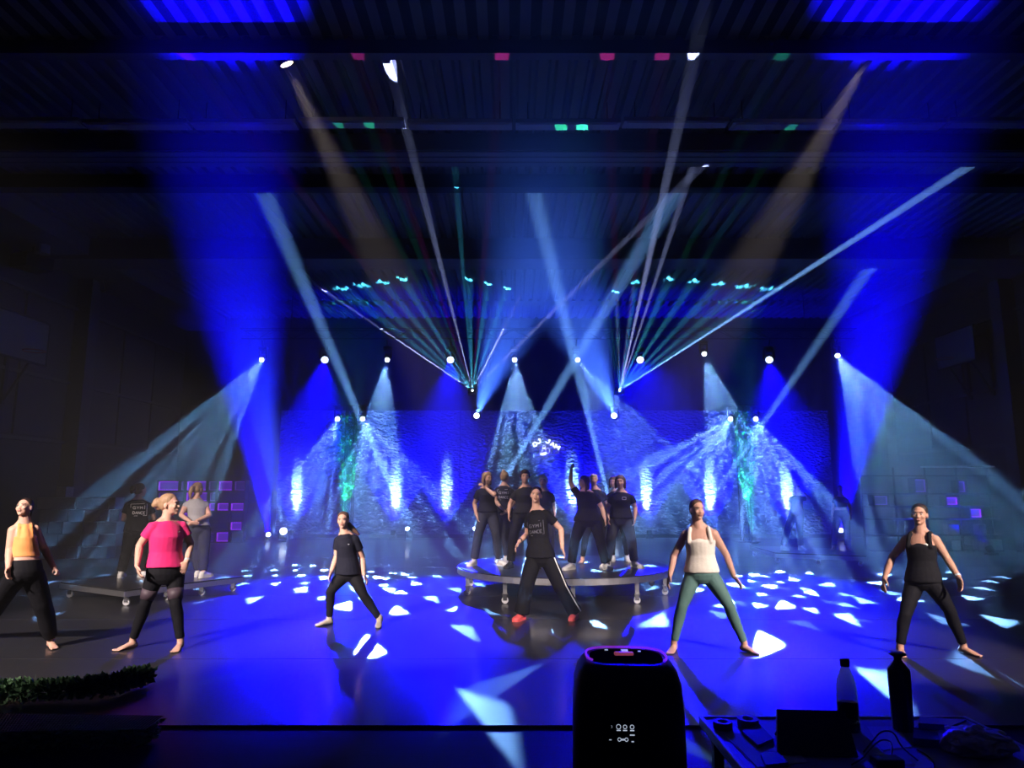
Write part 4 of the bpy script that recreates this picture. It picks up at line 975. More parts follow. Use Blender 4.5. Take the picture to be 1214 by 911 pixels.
P7 = person('brown haired woman on the round platform almost hidden behind the shoulder length haired one',
    dict(top=(727.5, 565), chin=(727, 579), neck=(729, 582), sl=(721.5, 587), sr=(739, 587), el=(720, 601), er=(741, 601), wl=(720.5, 613), wr=(741, 613), hl=(721, 620), hr=(741, 620), pl=(725.5, 614), pr=(736, 614), kl=(726, 634), kr=(741, 634), al=(726.5, 654.5), ar=(743, 654.5)),
    Z0=PZ, head=(-20, 0, 0), hair=('bob', 'hair_brown'), top=('tee', 'navy'), hem=0.05, legs=('legging', 'blackpants'), fa=(-10, 10), dy=dict(fY=12.6), group=g_, **SH)
P8 = person('woman with shoulder length brown hair at the edge of the round platform in white sneakers',
    dict(top=(736.5, 563.5), chin=(734, 579.5), neck=(735.5, 583), sl=(724, 588), sr=(750, 588), el=(720.5, 602), er=(753.5, 602), wl=(721, 612.5), wr=(753, 614), hl=(721, 620), hr=(752, 622), pl=(729.5, 617), pr=(743, 617), kl=(724, 639), kr=(748.5, 639), al=(719.5, 661), ar=(752, 661.5)),
    Z0=PZ, head=(-8, 0, 0), hair=('bob', 'hair_red'), top=('tee', 'navy'), hem=0.05, legs=('straight', 'jeans'), fa=(-30, 45), dy=dict(fY=11.6), group=g_, **SH)
chest_print(P8, 0.76, 0.06, [bar(-0.03, 0.02, 0.03, 0.02, 0.008), bar(-0.03, -0.02, 0.03, -0.02, 0.008), bar(-0.03, -0.02, -0.03, 0.02, 0.008), bar(0.03, -0.02, 0.03, 0.02, 0.008)], 'print', 'chest_mark')
L1 = person('dancer in black with framed white back print turned away on the rectangular platform',
    dict(top=(166, 573), chin=(167, 590), neck=(164, 592), sl=(149.5, 598), sr=(180, 599), el=(146, 616), er=(183, 615), wl=(155, 619), wr=(176, 618), hl=(165, 620), hr=(167, 617), pl=(155, 631), pr=(169, 631), kl=(150, 655), kr=(168, 655), al=(143.5, 679), ar=(170, 679)),
    Z0=LZ, front=-1, head=(128, 0, 0), hair=('bun', 'hair_brown'), top=('tee', 'black'), hem=0.0, legs=('straight', 'blackpants'), fa=(165, 195), dy=dict(wl=0.24, wr=0.24, el=0.05, er=0.05), **SH)
chest_print(L1, 0.66, 0.0, crew_print(1.25), 'white', side=-1)
L2 = person('dancer in a grey top turned away, hands clasped behind her, on the rectangular platform',
    dict(top=(234, 572), chin=(236, 588), neck=(232, 591), sl=(219, 597), sr=(245, 597), el=(214.5, 611), er=(248.5, 611), wl=(226, 619), wr=(233, 618), hl=(233, 621), hr=(227, 622), pl=(229, 627), pr=(242, 627), kl=(233, 652), kr=(242, 652), al=(235, 678), ar=(241, 679)),
    Z0=LZ, front=-1, head=(140, 0, 0), hair=('pony', 'hair_blond'), top=('cap', 'grey'), hem=0.1, legs=('loose', 'jeans'), fa=(150, 130), dy=dict(wl=-0.2, wr=-0.2, el=-0.06, er=-0.06), **SH)
R1 = person('dancer in dark clothes on the low far platform lifting a hand to her face',
    dict(top=(945, 575.5), chin=(946.5, 585), neck=(945, 587.5), sl=(937.5, 590), sr=(952, 590), el=(936.5, 599), er=(959.5, 591), wl=(940.5, 607), wr=(954.5, 586), hl=(943, 612), hr=(951, 583), pl=(941, 609), pr=(948.5, 609), kl=(934.5, 626), kr=(948, 627), al=(928, 644), ar=(949, 645)),
    Z0=RZ, head=(20, 0, 0), hair=('short', 'hair_brown'), top=('tee', 'navy'), hem=0.05, legs=('straight', 'jeans'), fa=(40, 30), dy=dict(fY=16.9), **SH)
R2 = person('dancer in a short dark top with bare midriff on the low far platform',
    dict(top=(996, 576), chin=(996.5, 585.5), neck=(997, 589), sl=(988.5, 592.5), sr=(1005.5, 592.5), el=(988, 603), er=(1008.5, 603), wl=(986.5, 612), wr=(1009, 612), hl=(986, 618), hr=(1008.5, 618), pl=(993, 611), pr=(1002, 611), kl=(990.5, 628), kr=(1004, 628), al=(987.5, 645.5), ar=(1005, 646)),
    Z0=RZ, head=(-5, 0, 0), hair=('tied', 'hair_dark'), top=('crop', 'navy'), hem=0.42, legs=('straight', 'jeans'), fa=(-20, 15), dy=dict(fY=16.9))
bake_flesh()

# ================================================================== stage set: blocks and light boxes
def light_box(x0, z0, x1, z1, Y, mode, lab, grp):
    """open display box; mode: 'lit' glows magenta inside, 'dim' weakly, 'dark' off"""
    t = thing('display_box', ((x0 + x1) / 2, Y, z0), lab, 'box', grp)
    m = M['block_dark']; w = 0.035; D_ = 0.3
    b = MB()
    for lo, hi in (((x0, Y, z0), (x1, Y + D_, z0 + w)), ((x0, Y, z1 - w), (x1, Y + D_, z1)), ((x0, Y, z0 + w), (x0 + w, Y + D_, z1 - w)), ((x1 - w, Y, z0 + w), (x1, Y + D_, z1 - w))): b.lohi(lo, hi)
    b.build('frame', m, t)
    MB().lohi((x0 + w, Y + 0.1, z0 + w), (x1 - w, Y + 0.13, z1 - w)).build('back_panel', M['panel_' + mode], t)
    if mode != 'dark':
        for lo, hi in (((x0 + w, Y + 0.05, z0 + w), (x1 - w, Y + 0.08, z0 + w + 0.022)), ((x0 + w, Y + 0.05, z1 - w - 0.022), (x1 - w, Y + 0.08, z1 - w)), ((x0 + w, Y + 0.05, z0 + w + 0.022), (x0 + w + 0.022, Y + 0.08, z1 - w - 0.022)), ((x1 - w - 0.022, Y + 0.05, z0 + w + 0.022), (x1 - w, Y + 0.08, z1 - w - 0.022))):
            MB().lohi(lo, hi).build('led_strip', M['led_' + mode], t)
M['panel_lit'] = mat('lit_panel', (0.2, 0.1, 0.3), 0.6, 0, 0.1, 8, emit=(0.16, 0.01, 0.9), estr=0.32)
M['panel_dim'] = mat('dim_panel', (0.12, 0.08, 0.2), 0.6, 0, 0.1, 8, emit=(0.10, 0.01, 0.7), estr=0.09)
M['panel_dark'] = mat('dark_panel', (0.05, 0.05, 0.09), 0.7, 0, 0.1, 8)
M['led_lit'] = mat('led_strip', (0.5, 0.2, 0.6), 0.5, 0, 0, 8, emit=(0.35, 0.02, 1.0), estr=1.1)
M['led_dim'] = mat('led_strip_dim', (0.4, 0.2, 0.5), 0.5, 0, 0, 8, emit=(0.25, 0.02, 0.9), estr=0.25)
YBX = 22.3
def bxs(px): return at(px, 600, YBX).x
zrow = [0.0] + [zat(y, YBX) for y in (630, 618, 607.5, 597, 584, 571)]
zrow = [0.0, 0.36, 0.68, 0.98, 1.28, 1.62, 1.98]
GA = 'light boxes by the left wall'
rows = [[(185, 'dark'), (218, 'dark'), (244, 'dim'), (257, 'lit'), (274, 'dark'), (290, None)],
        [(185, 'dark'), (212, 'dark'), (245, 'dark'), (273, 'lit'), (289, None)],
        [(185, 'dark'), (216, 'lit'), (246, 'dark'), (273, 'dark'), (290, None)],
        [(185, 'dark'), (215, 'dim'), (246, 'lit'), (256, 'lit'), (272, 'lit'), (290, None)],
        [(185, 'dim'), (218, 'lit'), (246, 'dim'), (256, 'dark'), (290, None)],
        [(184, 'lit'), (211, 'dim'), (218, 'lit'), (244, 'dim'), (256, 'lit'), (275, 'dim'), (290, None)]]
nm = ['bottom', 'second', 'third', 'fourth', 'fifth', 'top']
for r, row in enumerate(rows):
    for k in range(len(row) - 1):
        mode = row[k][1]
        lab = {'lit': 'glowing violet', 'dim': 'faintly glowing', 'dark': 'unlit dark'}[mode] + ' display box in the ' + nm[r] + ' row of the box wall'
        light_box(bxs(row[k][0]) + 0.006, zrow[r] + 0.004, bxs(row[k + 1][0]) - 0.006, zrow[r + 1] - 0.004, YBX, mode, lab, GA)
# grey foam blocks stacked like a wall on the left
YK = 17.2
def kx(px): return at(px, 620, YK).x
zk = [0.0, 0.3, 0.6, 0.9, 1.2, 1.5]
krow = [[44, 60, 82, 97, 130], [46, 70, 98, 118, 140], [44, 57, 74, 99, 116, 140], [46, 80, 99, 128, 141], [40, 87, 127, 136]]
for r, row in enumerate(krow):
    for k in range(len(row) - 1):
        jit = random.uniform(-0.03, 0.03)
        o = MB().box(((kx(row[k]) + kx(row[k + 1])) / 2, YK + 0.2 + jit, zk[r] + 0.148), (kx(row[k + 1]) - kx(row[k]) - 0.03, 0.4, 0.29), None, 0.015).build('foam_block', M['block'])
        tag(o, 'pale grey block in the ' + nm[r] + ' course of the stacked block wall', 'block', 'stacked block wall')
o = MB().box((kx(67), YK + 0.2, 1.5 + 0.13), (0.26, 0.3, 0.25), None, 0.012).build('cardboard_box', M['block']); tag(o, 'small pale box standing on top of the stacked block wall', 'box')
for px, w in ((148, 9),):
    for k in range(2):
        o = MB().box((kx(134 + 12 * k), YK + 0.9, 0.27), (0.2, 0.3, 0.54), None, 0.012).build('foam_block', M['block']); tag(o, 'upright pale block standing on the floor beside the block wall', 'block', 'upright blocks')
# right hand wall of boxes
YR = 19.2
def rx(px): return at(px, 600, YR).x
fr = thing('set_frame', (rx(1105), YR + 0.5, 0), 'tall dark shelf frame holding scattered violet boxes behind the black tank top dancer', 'frame')
fz = [0.0, 0.42, 0.86, 1.2, 1.55, 2.05]
for z in fz: MB().lohi((rx(1030), YR, z), (rx(1185), YR + 0.36, z + 0.03)).build('shelf', M['block_dark'], fr)
for px in (1030, 1070, 1108, 1146, 1184): MB().lohi((rx(px) - 0.02, YR + 0.31, 0.03), (rx(px) + 0.02, YR + 0.35, 2.3)).build('post', M['block_dark'], fr)
MB().lohi((rx(1104), YR + 0.02, 2.3), (rx(1185), YR + 0.34, 2.34)).build('top_rail', M['alu'], fr)
for (a, b, z, h, lab) in ((1036, 1055, 1.2 + 0.03, 0.31, 'wide violet rimmed box on the shelf edge nearest the crop top dancer'), (1086, 1102, 1.58, 0.42, 'violet rimmed box on the upper shelf right behind the black tank top dancer'), (1138, 1149, 1.58, 0.36, 'squarish violet box on the upper shelf beyond the black tank top dancer'),
                          (1122, 1138, 1.23, 0.27, 'flat bright rimmed violet box on the middle shelf'), (1149, 1165, 0.89, 0.29, 'violet edged box on the lower shelf above the pale blocks')):
    light_box(rx(a), z, rx(b), z + h, YR, 'lit' if h < 0.3 else 'dim', lab, 'violet boxes on the right shelf')
for k, (a, b, z) in enumerate(((1122, 1135, 0.45), (1124, 1135, 0.03), (1158, 1167, 0.45), (1155, 1168, 0.03), (1170, 1184, 0.03))):
    o = MB().box(((rx(a) + rx(b)) / 2, YR + 0.13, z + 0.142), (rx(b) - rx(a), 0.24, 0.28), None, 0.012).build('foam_block', M['block']); tag(o, 'pale block on the ' + ('bottom' if z < 0.1 else 'second') + ' shelf of the violet box frame', 'block', 'blocks on the right shelf')
# blue wash on the set shelf
for px in (1076, 1140):
    q = Vector((rx(px), YR - 1.0, 0.1))
    t = thing('uplight', (q.x, q.y, 0), 'small par can on the floor washing the violet shelf ' + ('behind the black tank top dancer' if px < 1100 else 'before the pale blocks'), 'stage light', 'shelf uplights')
    MB().lathe(q, [(0.07, -0.05), (0.09, 0.0), (0.09, 0.12)], 14, orient((0, 0.8, 1))).build('can', M['black'], t)
    MB().lohi((q.x - 0.12, q.y - 0.1, 0), (q.x + 0.12, q.y + 0.1, 0.06)).build('foot', M['black'], t)
    adopt(spot('uplight_light', q + Vector((0, 0.1, 0.15)), (q.x, YR + 0.3, 1.3), 350, BLUE, 55, 0.8, 0.04), t)

# illuminated sign on the backdrop
sg = thing('wall_sign', at(647, 528, YP - 0.12), 'small glowing white letters and shoe emblem on the blue backdrop', 'sign')
M['sign'] = mat('sign_light', (0.8, 0.85, 0.9), 0.5, 0, 0, 5, emit=(0.8, 0.95, 1.0), estr=3.0)
M['sign2'] = mat('sign_light_violet', (0.6, 0.55, 0.9), 0.5, 0, 0, 5, emit=(0.5, 0.45, 1.0), estr=1.8)
def sign_poly(mb, polys, c, ang, s):
    for p in polys:
        R_ = Matrix.Rotation(math.radians(ang), 2)
        mb.prism([at(c[0], c[1], YP - 0.10) + Vector(((R_ @ Vector(q)).x * s, 0, (R_ @ Vector(q)).y * s)) for q in p], (0, -0.02, 0))
for ch, c, ang in (('D', (634.5, 527), -28), ('J', (638.8, 523.5), -12), ('J', (649.5, 523.5), -28), ('A', (655, 527), -30), ('M', (660.5, 530.5), -32)):
    ang = 22 if c[0] < 645 else -27
    mb = MB(); sign_poly(mb, [[(x - 0.5, z - 0.5) for x, z in p] for p in [bar(a, b, cc_, d, 0.3) for (a, b, cc_, d) in GL[ch]]], c, ang, 0.13 if ch != 'M' else 0.15)
    mb.build('letter', M['sign'], sg)
def ringp(mb, cx, cz, rx_, rz_, w, n=14):
    for k in range(n):
        a, b = 2 * PI * k / n, 2 * PI * (k + 1) / n
        sign_poly(mb, [bar(cx + rx_ * math.cos(a), cz + rz_ * math.sin(a), cx + rx_ * math.cos(b), cz + rz_ * math.sin(b), w)], (645, 534.5), 0, 1.0)
mb = MB(); ringp(mb, 0.0, 0.14, 0.045, 0.045, 0.018); ringp(mb, 0.13, -0.0, 0.07, 0.1, 0.018)
sign_poly(mb, [bar(-0.045, 0.14, -0.06, 0.0, 0.018), bar(0.045, 0.14, 0.05, 0.02, 0.018), bar(-0.06, 0.0, -0.13, -0.1, 0.018), bar(-0.16, -0.15, -0.1, -0.15, 0.02)], (645, 534.5), 0, 1.0); mb.build('emblem_outline', M['sign2'], sg)
mb = MB(); sign_poly(mb, [[(-0.15, -0.12), (-0.05, -0.08), (0.06, -0.06), (0.09, -0.1), (0.04, -0.16), (-0.1, -0.17)], bar(-0.045, 0.085, 0.05, 0.08, 0.035)], (645, 534.5), 0, 1.0); mb.build('emblem_sole', M['sign'], sg)

# ================================================================== foreground
def sup(cx, cy_, z, hx, hy, n=40, e=3.2, rot=0.0):
    out = []
    for k in range(n):
        a = 2 * PI * k / n; c, s = math.cos(a), math.sin(a)
        x = hx * math.copysign(abs(c) ** (2 / e), c); y = hy * math.copysign(abs(s) ** (2 / e), s)
        out.append(Vector((cx + x * math.cos(rot) - y * math.sin(rot), cy_ + x * math.sin(rot) + y * math.cos(rot), z)))
    return out
def skin(mb, rs):
    n = len(rs[0]); vs = [v for r in rs for v in r]; fs = []
    for i in range(len(rs) - 1):
        for k in range(n): fs.append((i * n + k, i * n + (k + 1) % n, (i + 1) * n + (k + 1) % n, (i + 1) * n + k))
    m = (len(rs) - 1) * n
    return mb.add(vs, fs + [tuple(range(n - 1, -1, -1)), tuple(m + k for k in range(n))])
# tall party loudspeaker
sx, sy, ro = 0.425, 2.68, -0.06
M['spk'] = mat('speaker_plastic', (0.006, 0.006, 0.008), 0.42, 0, 0.2, 10, 0.05, 200, spec=0.25)
M['spk_top'] = mat('speaker_panel', (0.006, 0.006, 0.009), 0.5, 0, 0.1, 10, spec=0.0)
M['led_purple'] = mat('purple_led', (0.3, 0.1, 0.4), 0.4, 0, 0, 5, emit=(0.30, 0.03, 0.62), estr=0.6)
M['led_amber'] = mat('amber_led', (0.3, 0.1, 0.1), 0.4, 0, 0, 5, emit=(0.55, 0.10, 0.16), estr=0.35)
M['white_print'] = mat('white_print', (0.6, 0.62, 0.65), 0.5, 0, 0, 5, emit=(0.7, 0.8, 1.0), estr=0.5)
sp = thing('party_speaker', (sx, sy, 0), 'tall black party loudspeaker with a purple light ring on top', 'speaker')
rs = [sup(sx, sy, z, hx, hy, 48, 3.6, ro) for z, hx, hy in ((0.02, 0.19, 0.17), (0.05, 0.2, 0.18), (0.6, 0.203, 0.183), (0.9, 0.2, 0.18), (1.0, 0.194, 0.174), (1.045, 0.18, 0.16), (1.072, 0.16, 0.14), (1.082, 0.14, 0.12), (1.078, 0.135, 0.115))]
skin(MB(), rs).build('cabinet', M['spk'], sp, True)
skin(MB(), [sup(sx, sy, z, 0.134, 0.114, 48, 3.0, ro) for z in (1.076, 1.0805)]).build('control_panel', M['spk_top'], sp)
ring = [Vector(p) for p in sup(sx, sy, 1.087, 0.147, 0.125, 72, 3.0, ro)]
k0 = 72 * 3 // 4
MB().path([ring[(k0 + k) % 72] for k in range(11, 62)], 0.0042, 8).build('light_ring', M['led_purple'], sp, True)
def onsp(x, y): return Vector((sx + x * math.cos(ro) - y * math.sin(ro), sy + x * math.sin(ro) + y * math.cos(ro), 0))
MB().box(onsp(-0.005, 0.015) + Vector((0, 0, 1.087)), (0.072, 0.02, 0.012), None, 0.004).build('volume_slider', M['led_amber'], sp)
for x, y, w in ((-0.065, 0.09, 0.012), (0.005, 0.095, 0.026), (0.005, 0.075, 0.024), (0.018, 0.058, 0.006), (0.06, 0.075, 0.01)):
    MB().box(onsp(x, y) + Vector((0, 0, 1.0825)), (w, 0.007, 0.003)).build('button_mark', M['white_print'], sp)
for x in (-0.15, 0.15):
    for y in (-0.13, 0.13): MB().tube(onsp(x, y), onsp(x, y) + Vector((0, 0, 0.03)), 0.025, None, 12).build('foot', M['black_plastic'], sp)
fy = -0.187
rec = onsp(-0.02, fy + 0.001)
MB().box(rec + Vector((0, 0, 0.87)), (0.16, 0.004, 0.13)).build('rear_panel', M['spk_top'], sp)
def icon_ring(x, z, r):
    mb = MB()
    pts = [onsp(x + r * math.cos(a), fy - 0.003) + Vector((0, 0, z + r * math.sin(a))) for a in [2 * PI * k / 14 for k in range(15)]]
    mb.path(pts, 0.0013, 6).build('icon', M['white_print'], sp)
for x, r in ((-0.075, 0.005), (-0.048, 0.0075), (-0.026, 0.006), (-0.002, 0.0065)): icon_ring(x, 0.893, r)
for x in (-0.048, -0.026, -0.002): MB().box(onsp(x, fy - 0.003) + Vector((0, 0, 0.8815)), (0.014, 0.003, 0.003)).build('icon', M['white_print'], sp)
for x in (-0.046, -0.022): icon_ring(x, 0.852, 0.0055)
MB().box(onsp(-0.034, fy - 0.003) + Vector((0, 0, 0.852)), (0.014, 0.003, 0.005)).build('icon', M['white_print'], sp)
for x, z in ((-0.077, 0.851), (-0.001, 0.846), (-0.006, 0.867), (0.002, 0.867)): MB().box(onsp(x, fy - 0.003) + Vector((0, 0, z)), (0.008, 0.003, 0.003)).build('icon', M['white_print'], sp)

# mixing table on the right
TZ = 0.72
M['table'] = mat('table_top', (0.45, 0.43, 0.46), 0.5, 0, 0.2, 6, 0.05, 30)
M['trim'] = mat('table_edge', (0.42, 0.42, 0.46), 0.3, 0.2, 0.1, 6)
_c = ground(828, 850.5, TZ); tx0, tx1, ty0, ty1 = _c.x, ground(1146, 851, TZ).x, 1.98, _c.y
tb_ = thing('work_table', ((tx0 + tx1) / 2, (ty0 + ty1) / 2, 0), 'low cluttered table with pale edge trim beside the loudspeaker', 'table')
MB().lohi((tx0 + 0.02, ty0 + 0.02, TZ - 0.03), (tx1 - 0.02, ty1 - 0.02, TZ)).build('table_top', M['table'], tb_)
for lo, hi in (((tx0, ty0, TZ - 0.035), (tx0 + 0.02, ty1, TZ + 0.006)), ((tx1 - 0.02, ty0, TZ - 0.035), (tx1, ty1, TZ + 0.006)), ((tx0 + 0.02, ty1 - 0.02, TZ - 0.035), (tx1 - 0.02, ty1, TZ + 0.006)), ((tx0 + 0.02, ty0, TZ - 0.035), (tx1 - 0.02, ty0 + 0.02, TZ + 0.006))):
    MB().lohi(lo, hi, 0.004).build('edge_trim', M['trim'], tb_)
for x in (tx0 + 0.06, tx1 - 0.06):
    for y in (ty0 + 0.06, ty1 - 0.06): MB().lohi((x - 0.02, y - 0.02, -0.02), (x + 0.02, y + 0.02, TZ - 0.03)).build('leg', M['black'], tb_)
def T(px, py): return ground(px, py, TZ + 0.001)
def roll(px, py, r, h, m, lab):
    c = T(px, py); t = thing('tape_roll', c, lab, 'tape')
    mb = MB(); n = 28; vs = []
    for k in range(n):
        a = 2 * PI * k / n
        for rr, z in ((r * 0.55, 0), (r, 0), (r, h), (r * 0.55, h)): vs.append((c.x + rr * math.cos(a), c.y + rr * math.sin(a), c.z + z))
    mb.add(vs, [(k * 4 + q, k * 4 + (q + 1) % 4, ((k + 1) % n) * 4 + (q + 1) % 4, ((k + 1) % n) * 4 + q) for k in range(n) for q in range(4)]).build('tape', M[m], t)
    mb = MB(); vs = []
    for k in range(n):
        a = 2 * PI * k / n
        for rr, z in ((r * 0.5, 0.001), (r * 0.55, 0.001), (r * 0.55, h + 0.001), (r * 0.5, h + 0.001)): vs.append((c.x + rr * math.cos(a), c.y + rr * math.sin(a), c.z + z))
    mb.add(vs, [(k * 4 + q, k * 4 + (q + 1) % 4, ((k + 1) % n) * 4 + (q + 1) % 4, ((k + 1) % n) * 4 + q) for k in range(n) for q in range(4)]).build('core', M['paper'], t)
M['paper'] = mat('paper', (0.75, 0.75, 0.75), 0.8, 0, 0.08, 10)
M['tape_red'] = mat('dark_red_tape', (0.20, 0.03, 0.05), 0.45, 0, 0.1, 10)
M['tape_white'] = mat('white_tape', (0.42, 0.38, 0.36), 0.5, 0, 0.1, 10)
roll(857, 864, 0.038, 0.028, 'tape_red', 'dark red roll of tape lying on the table')
roll(887, 861, 0.043, 0.03, 'tape_white', 'pale roll of cloth tape lying on the table')
def sheet(pts, z, lab, name='paper_sheet', m='paper', h=0.0015, cat='paper'):
    q = [T(*p) + Vector((0, 0, z)) for p in pts]
    o = MB().prism(q, (0, 0, h)).build(name, M[m]); tag(o, lab, cat); return o
sheet([(858, 871), (902, 868), (938, 886), (888, 903)], 0.0, 'white paper sheet lying on the table below the tape rolls')
sheet([(872, 884), (925, 874), (958, 905), (898, 911)], 0.002, 'second paper sheet overlapping the first one beside the tablet')
sheet([(1028, 862), (1064, 862), (1081, 886), (1046, 890)], 0.0, 'crumpled pale napkin between the two bottles on the table')
M['note'] = mat('notebook', (0.16, 0.16, 0.2), 0.6, 0, 0.1, 10); M['teal_case'] = mat('teal_case', (0.02, 0.12, 0.14), 0.6, 0, 0.1, 10); M['bluebox'] = mat('blue_box', (0.05, 0.07, 0.45), 0.4, 0, 0.1, 10)
sheet([(880, 872), (899, 862), (917, 881), (899, 889)], 0.004, 'small notebook lying beside the tablet', 'notebook', 'note', 0.012, 'notebook')
sheet([(902, 900), (922, 898), (935, 911), (908, 914)], 0.004, 'dark teal pouch at the near edge of the table', 'pouch', 'teal_case', 0.015, 'pouch')
sheet([(1083, 885), (1116, 888), (1112, 878), (1084, 874)], 0.0, 'flat blue box between the black bottle and the plastic bag', 'box', 'bluebox', 0.03, 'box')
sheet([(1090, 874), (1124, 876), (1122, 868), (1092, 866)], 0.031, 'second blue box lying on the flat blue box', 'box', 'bluebox', 0.02, 'box')
sheet([(1084, 866), (1122, 866), (1146, 856), (1098, 853)], 0.0, 'clear blue tinted tray at the back of the table', 'tray', 'bluebox', 0.008, 'tray')
# tablet in a black case leaning on its stand, seen from behind
c0, c1 = T(921, 896), T(1016, 899); z_ = 0.18
tp = thing('tablet', (c0 + c1) / 2, 'black tablet in a case propped up on the table', 'tablet')
lean = Vector((0.0, 0.13, 0.12)); ins = (c1 - c0) * 0.06
MB().prism([c0, c1, c1 + lean + ins * 1.2, c0 + lean + ins * 3.0], Vector((0, 0.012, -0.008)) * -1).build('case', M['black_plastic'], tp)
MB().prism([c0 + lean * 0.03 + Vector((0.015, 0.013, 0)), c1 + lean * 0.03 + Vector((-0.015, 0.013, 0)), c1 + lean * 0.96 + ins * 0.8 + Vector((0, 0.013, 0)), c0 + lean * 0.96 + ins * 3.2 + Vector((0, 0.013, 0))], Vector((0, 0.003, -0.002))).build('screen', M['spk_top'], tp)
MB().prism([(c0 + c1) / 2 + Vector((-0.07, 0.22, 0)), (c0 + c1) / 2 + Vector((0.07, 0.22, 0)), (c0 + c1) / 2 + Vector((0.07, 0.115, 0.1)), (c0 + c1) / 2 + Vector((-0.07, 0.115, 0.1))], Vector((0, 0.006, 0.003))).build('stand', M['black_plastic'], tp)
# clear bottle with black cap and base
M['pet'] = mat('clear_plastic', (0.85, 0.9, 0.95), 0.06, 0, 0.02, 10, trans=1.0, ior=1.12, bump=0.1, bscale=90)
M['water'] = mat('water', (0.9, 0.95, 1.0), 0.02, 0, 0.0, 10, trans=1.0, ior=1.16)
c = T(1007, 866); k = 0.272 / 0.27
bo = thing('water_bottle', c, 'clear plastic water bottle with black cap and black base on the table', 'bottle')
prof = [(0.036, 0.03), (0.0405, 0.045), (0.0405, 0.13), (0.0385, 0.17), (0.032, 0.205), (0.02, 0.235), (0.0155, 0.245), (0.0155, 0.258)]
inn = [(r - 0.0018, z) for r, z in reversed(prof)]
mb = MB(); n = 32; pr = prof + inn; vs = []
for r, z in pr:
    for q in range(n): a = 2 * PI * q / n; vs.append((c.x + r * math.cos(a), c.y + r * math.sin(a), c.z + z))
fs = [(i * n + q, i * n + (q + 1) % n, ((i + 1) % len(pr)) * n + (q + 1) % n, ((i + 1) % len(pr)) * n + q) for i in range(len(pr)) for q in range(n)]
mb.add(vs, fs).build('bottle_wall', M['pet'], bo, True)
MB().lathe(c, [(0.036, 0.032), (0.0384, 0.047), (0.0384, 0.108)], 32).build('water', M['water'], bo, True)
MB().lathe(c, [(0.039, 0.0), (0.041, 0.006), (0.041, 0.034), (0.035, 0.036)], 32).build('bottle_base', M['black_plastic'], bo, True)
MB().lathe(c, [(0.018, 0.25), (0.0195, 0.255), (0.0195, 0.275), (0.017, 0.28)], 24).build('cap', M['black_plastic'], bo, True)
# black steel bottle
c = T(1071, 866); M['matt_black'] = mat('black_steel', (0.008, 0.008, 0.011), 0.3, 0.4, 0.1, 10)
bo = thing('steel_bottle', c, 'matt black angular drinking bottle with flared cap on the table', 'bottle')
MB().lathe(c, [(0.036, 0.0), (0.0395, 0.004), (0.042, 0.12), (0.043, 0.235), (0.04, 0.242), (0.019, 0.268), (0.0165, 0.274)], 12).build('bottle_body', M['matt_black'], bo)
MB().lathe(c, [(0.015, 0.274), (0.014, 0.284), (0.021, 0.29), (0.0335, 0.297), (0.0335, 0.302), (0.024, 0.306)], 24).build('cap', M['matt_black'], bo, True)
# plastic bag
M['bag'] = mat('plastic_bag', (0.8, 0.76, 0.74), 0.35, 0, 0.15, 14, 0.6, 22)
bm = bmesh.new(); bmesh.ops.create_icosphere(bm, subdivisions=5, radius=1.0)
from mathutils import noise
a0, a1 = T(1122, 893), T(1207, 897); bc = (a0 + a1) / 2 + Vector((0.012, 0.02, 0))
mb = MB(); vs = []
for v in bm.verts:
    p = v.co.copy(); nn = noise.noise(p * 1.8) * 0.28 + noise.noise(p * 4.1 + Vector((3, 1, 2))) * 0.16 + abs(noise.noise(p * 8.5)) * 0.08
    p *= (1 + nn); x = p.x * 0.125; y = p.y * 0.085; z = 0.036 + p.z * 0.046 * (1.15 - 0.4 * p.x)
    vs.append(Vector((bc.x + x, bc.y + y, max(TZ + 0.002, TZ + z))))
bm.verts.index_update(); mb.add(vs, [[v.index for v in f.verts] for f in bm.faces]); bm.free()
tag(mb.build('plastic_bag', M['bag'], None, True, fixn=False), 'crumpled translucent white plastic bag lying on the table', 'bag')
def cable(pts, r, lab, m='black'):
    P_ = [T(p[0], p[1]) + Vector((0, 0, (p[2] if len(p) > 2 else 0) + r)) for p in pts]; q = []
    for i in range(len(P_) - 1):
        a = P_[max(i - 1, 0)]; b = P_[i]; c_ = P_[i + 1]; d = P_[min(i + 2, len(P_) - 1)]
        for t in (0, 0.2, 0.4, 0.6, 0.8):
            q.append(0.5 * ((2 * b) + (c_ - a) * t + (2 * a - 5 * b + 4 * c_ - d) * t * t + (3 * b - a - 3 * c_ + d) * t ** 3))
    q.append(P_[-1])
    for v in q: v.z = max(v.z, TZ + r + 0.0008)
    tag(MB().path(q, r, 8).build('cable', M[m], None, True), lab, 'cable')
cable([(1010, 908), (1023, 900), (1030, 893, 0.004), (1044, 886, 0.02), (1056, 888, 0.022), (1058, 897, 0.016), (1056, 903, 0.012)], 0.0028, 'thin black cable looped in an arc before the napkin')
cable([(1024, 893), (1034, 888, 0.02), (1046, 884, 0.045), (1060, 885, 0.045), (1070, 892, 0.015), (1088, 903)], 0.0028, 'second black cable crossing the looped one')
cable([(1087, 890), (1098, 896), (1106, 904), (1108, 911)], 0.0025, 'short black cable running from the blue boxes to the near edge')
o = MB().box(T(1052, 909) + Vector((0, 0, 0.016)), (0.1, 0.06, 0.03), None, 0.006).build('power_adapter', M['black_plastic']); tag(o, 'black power adapter lying among the cables', 'adapter')

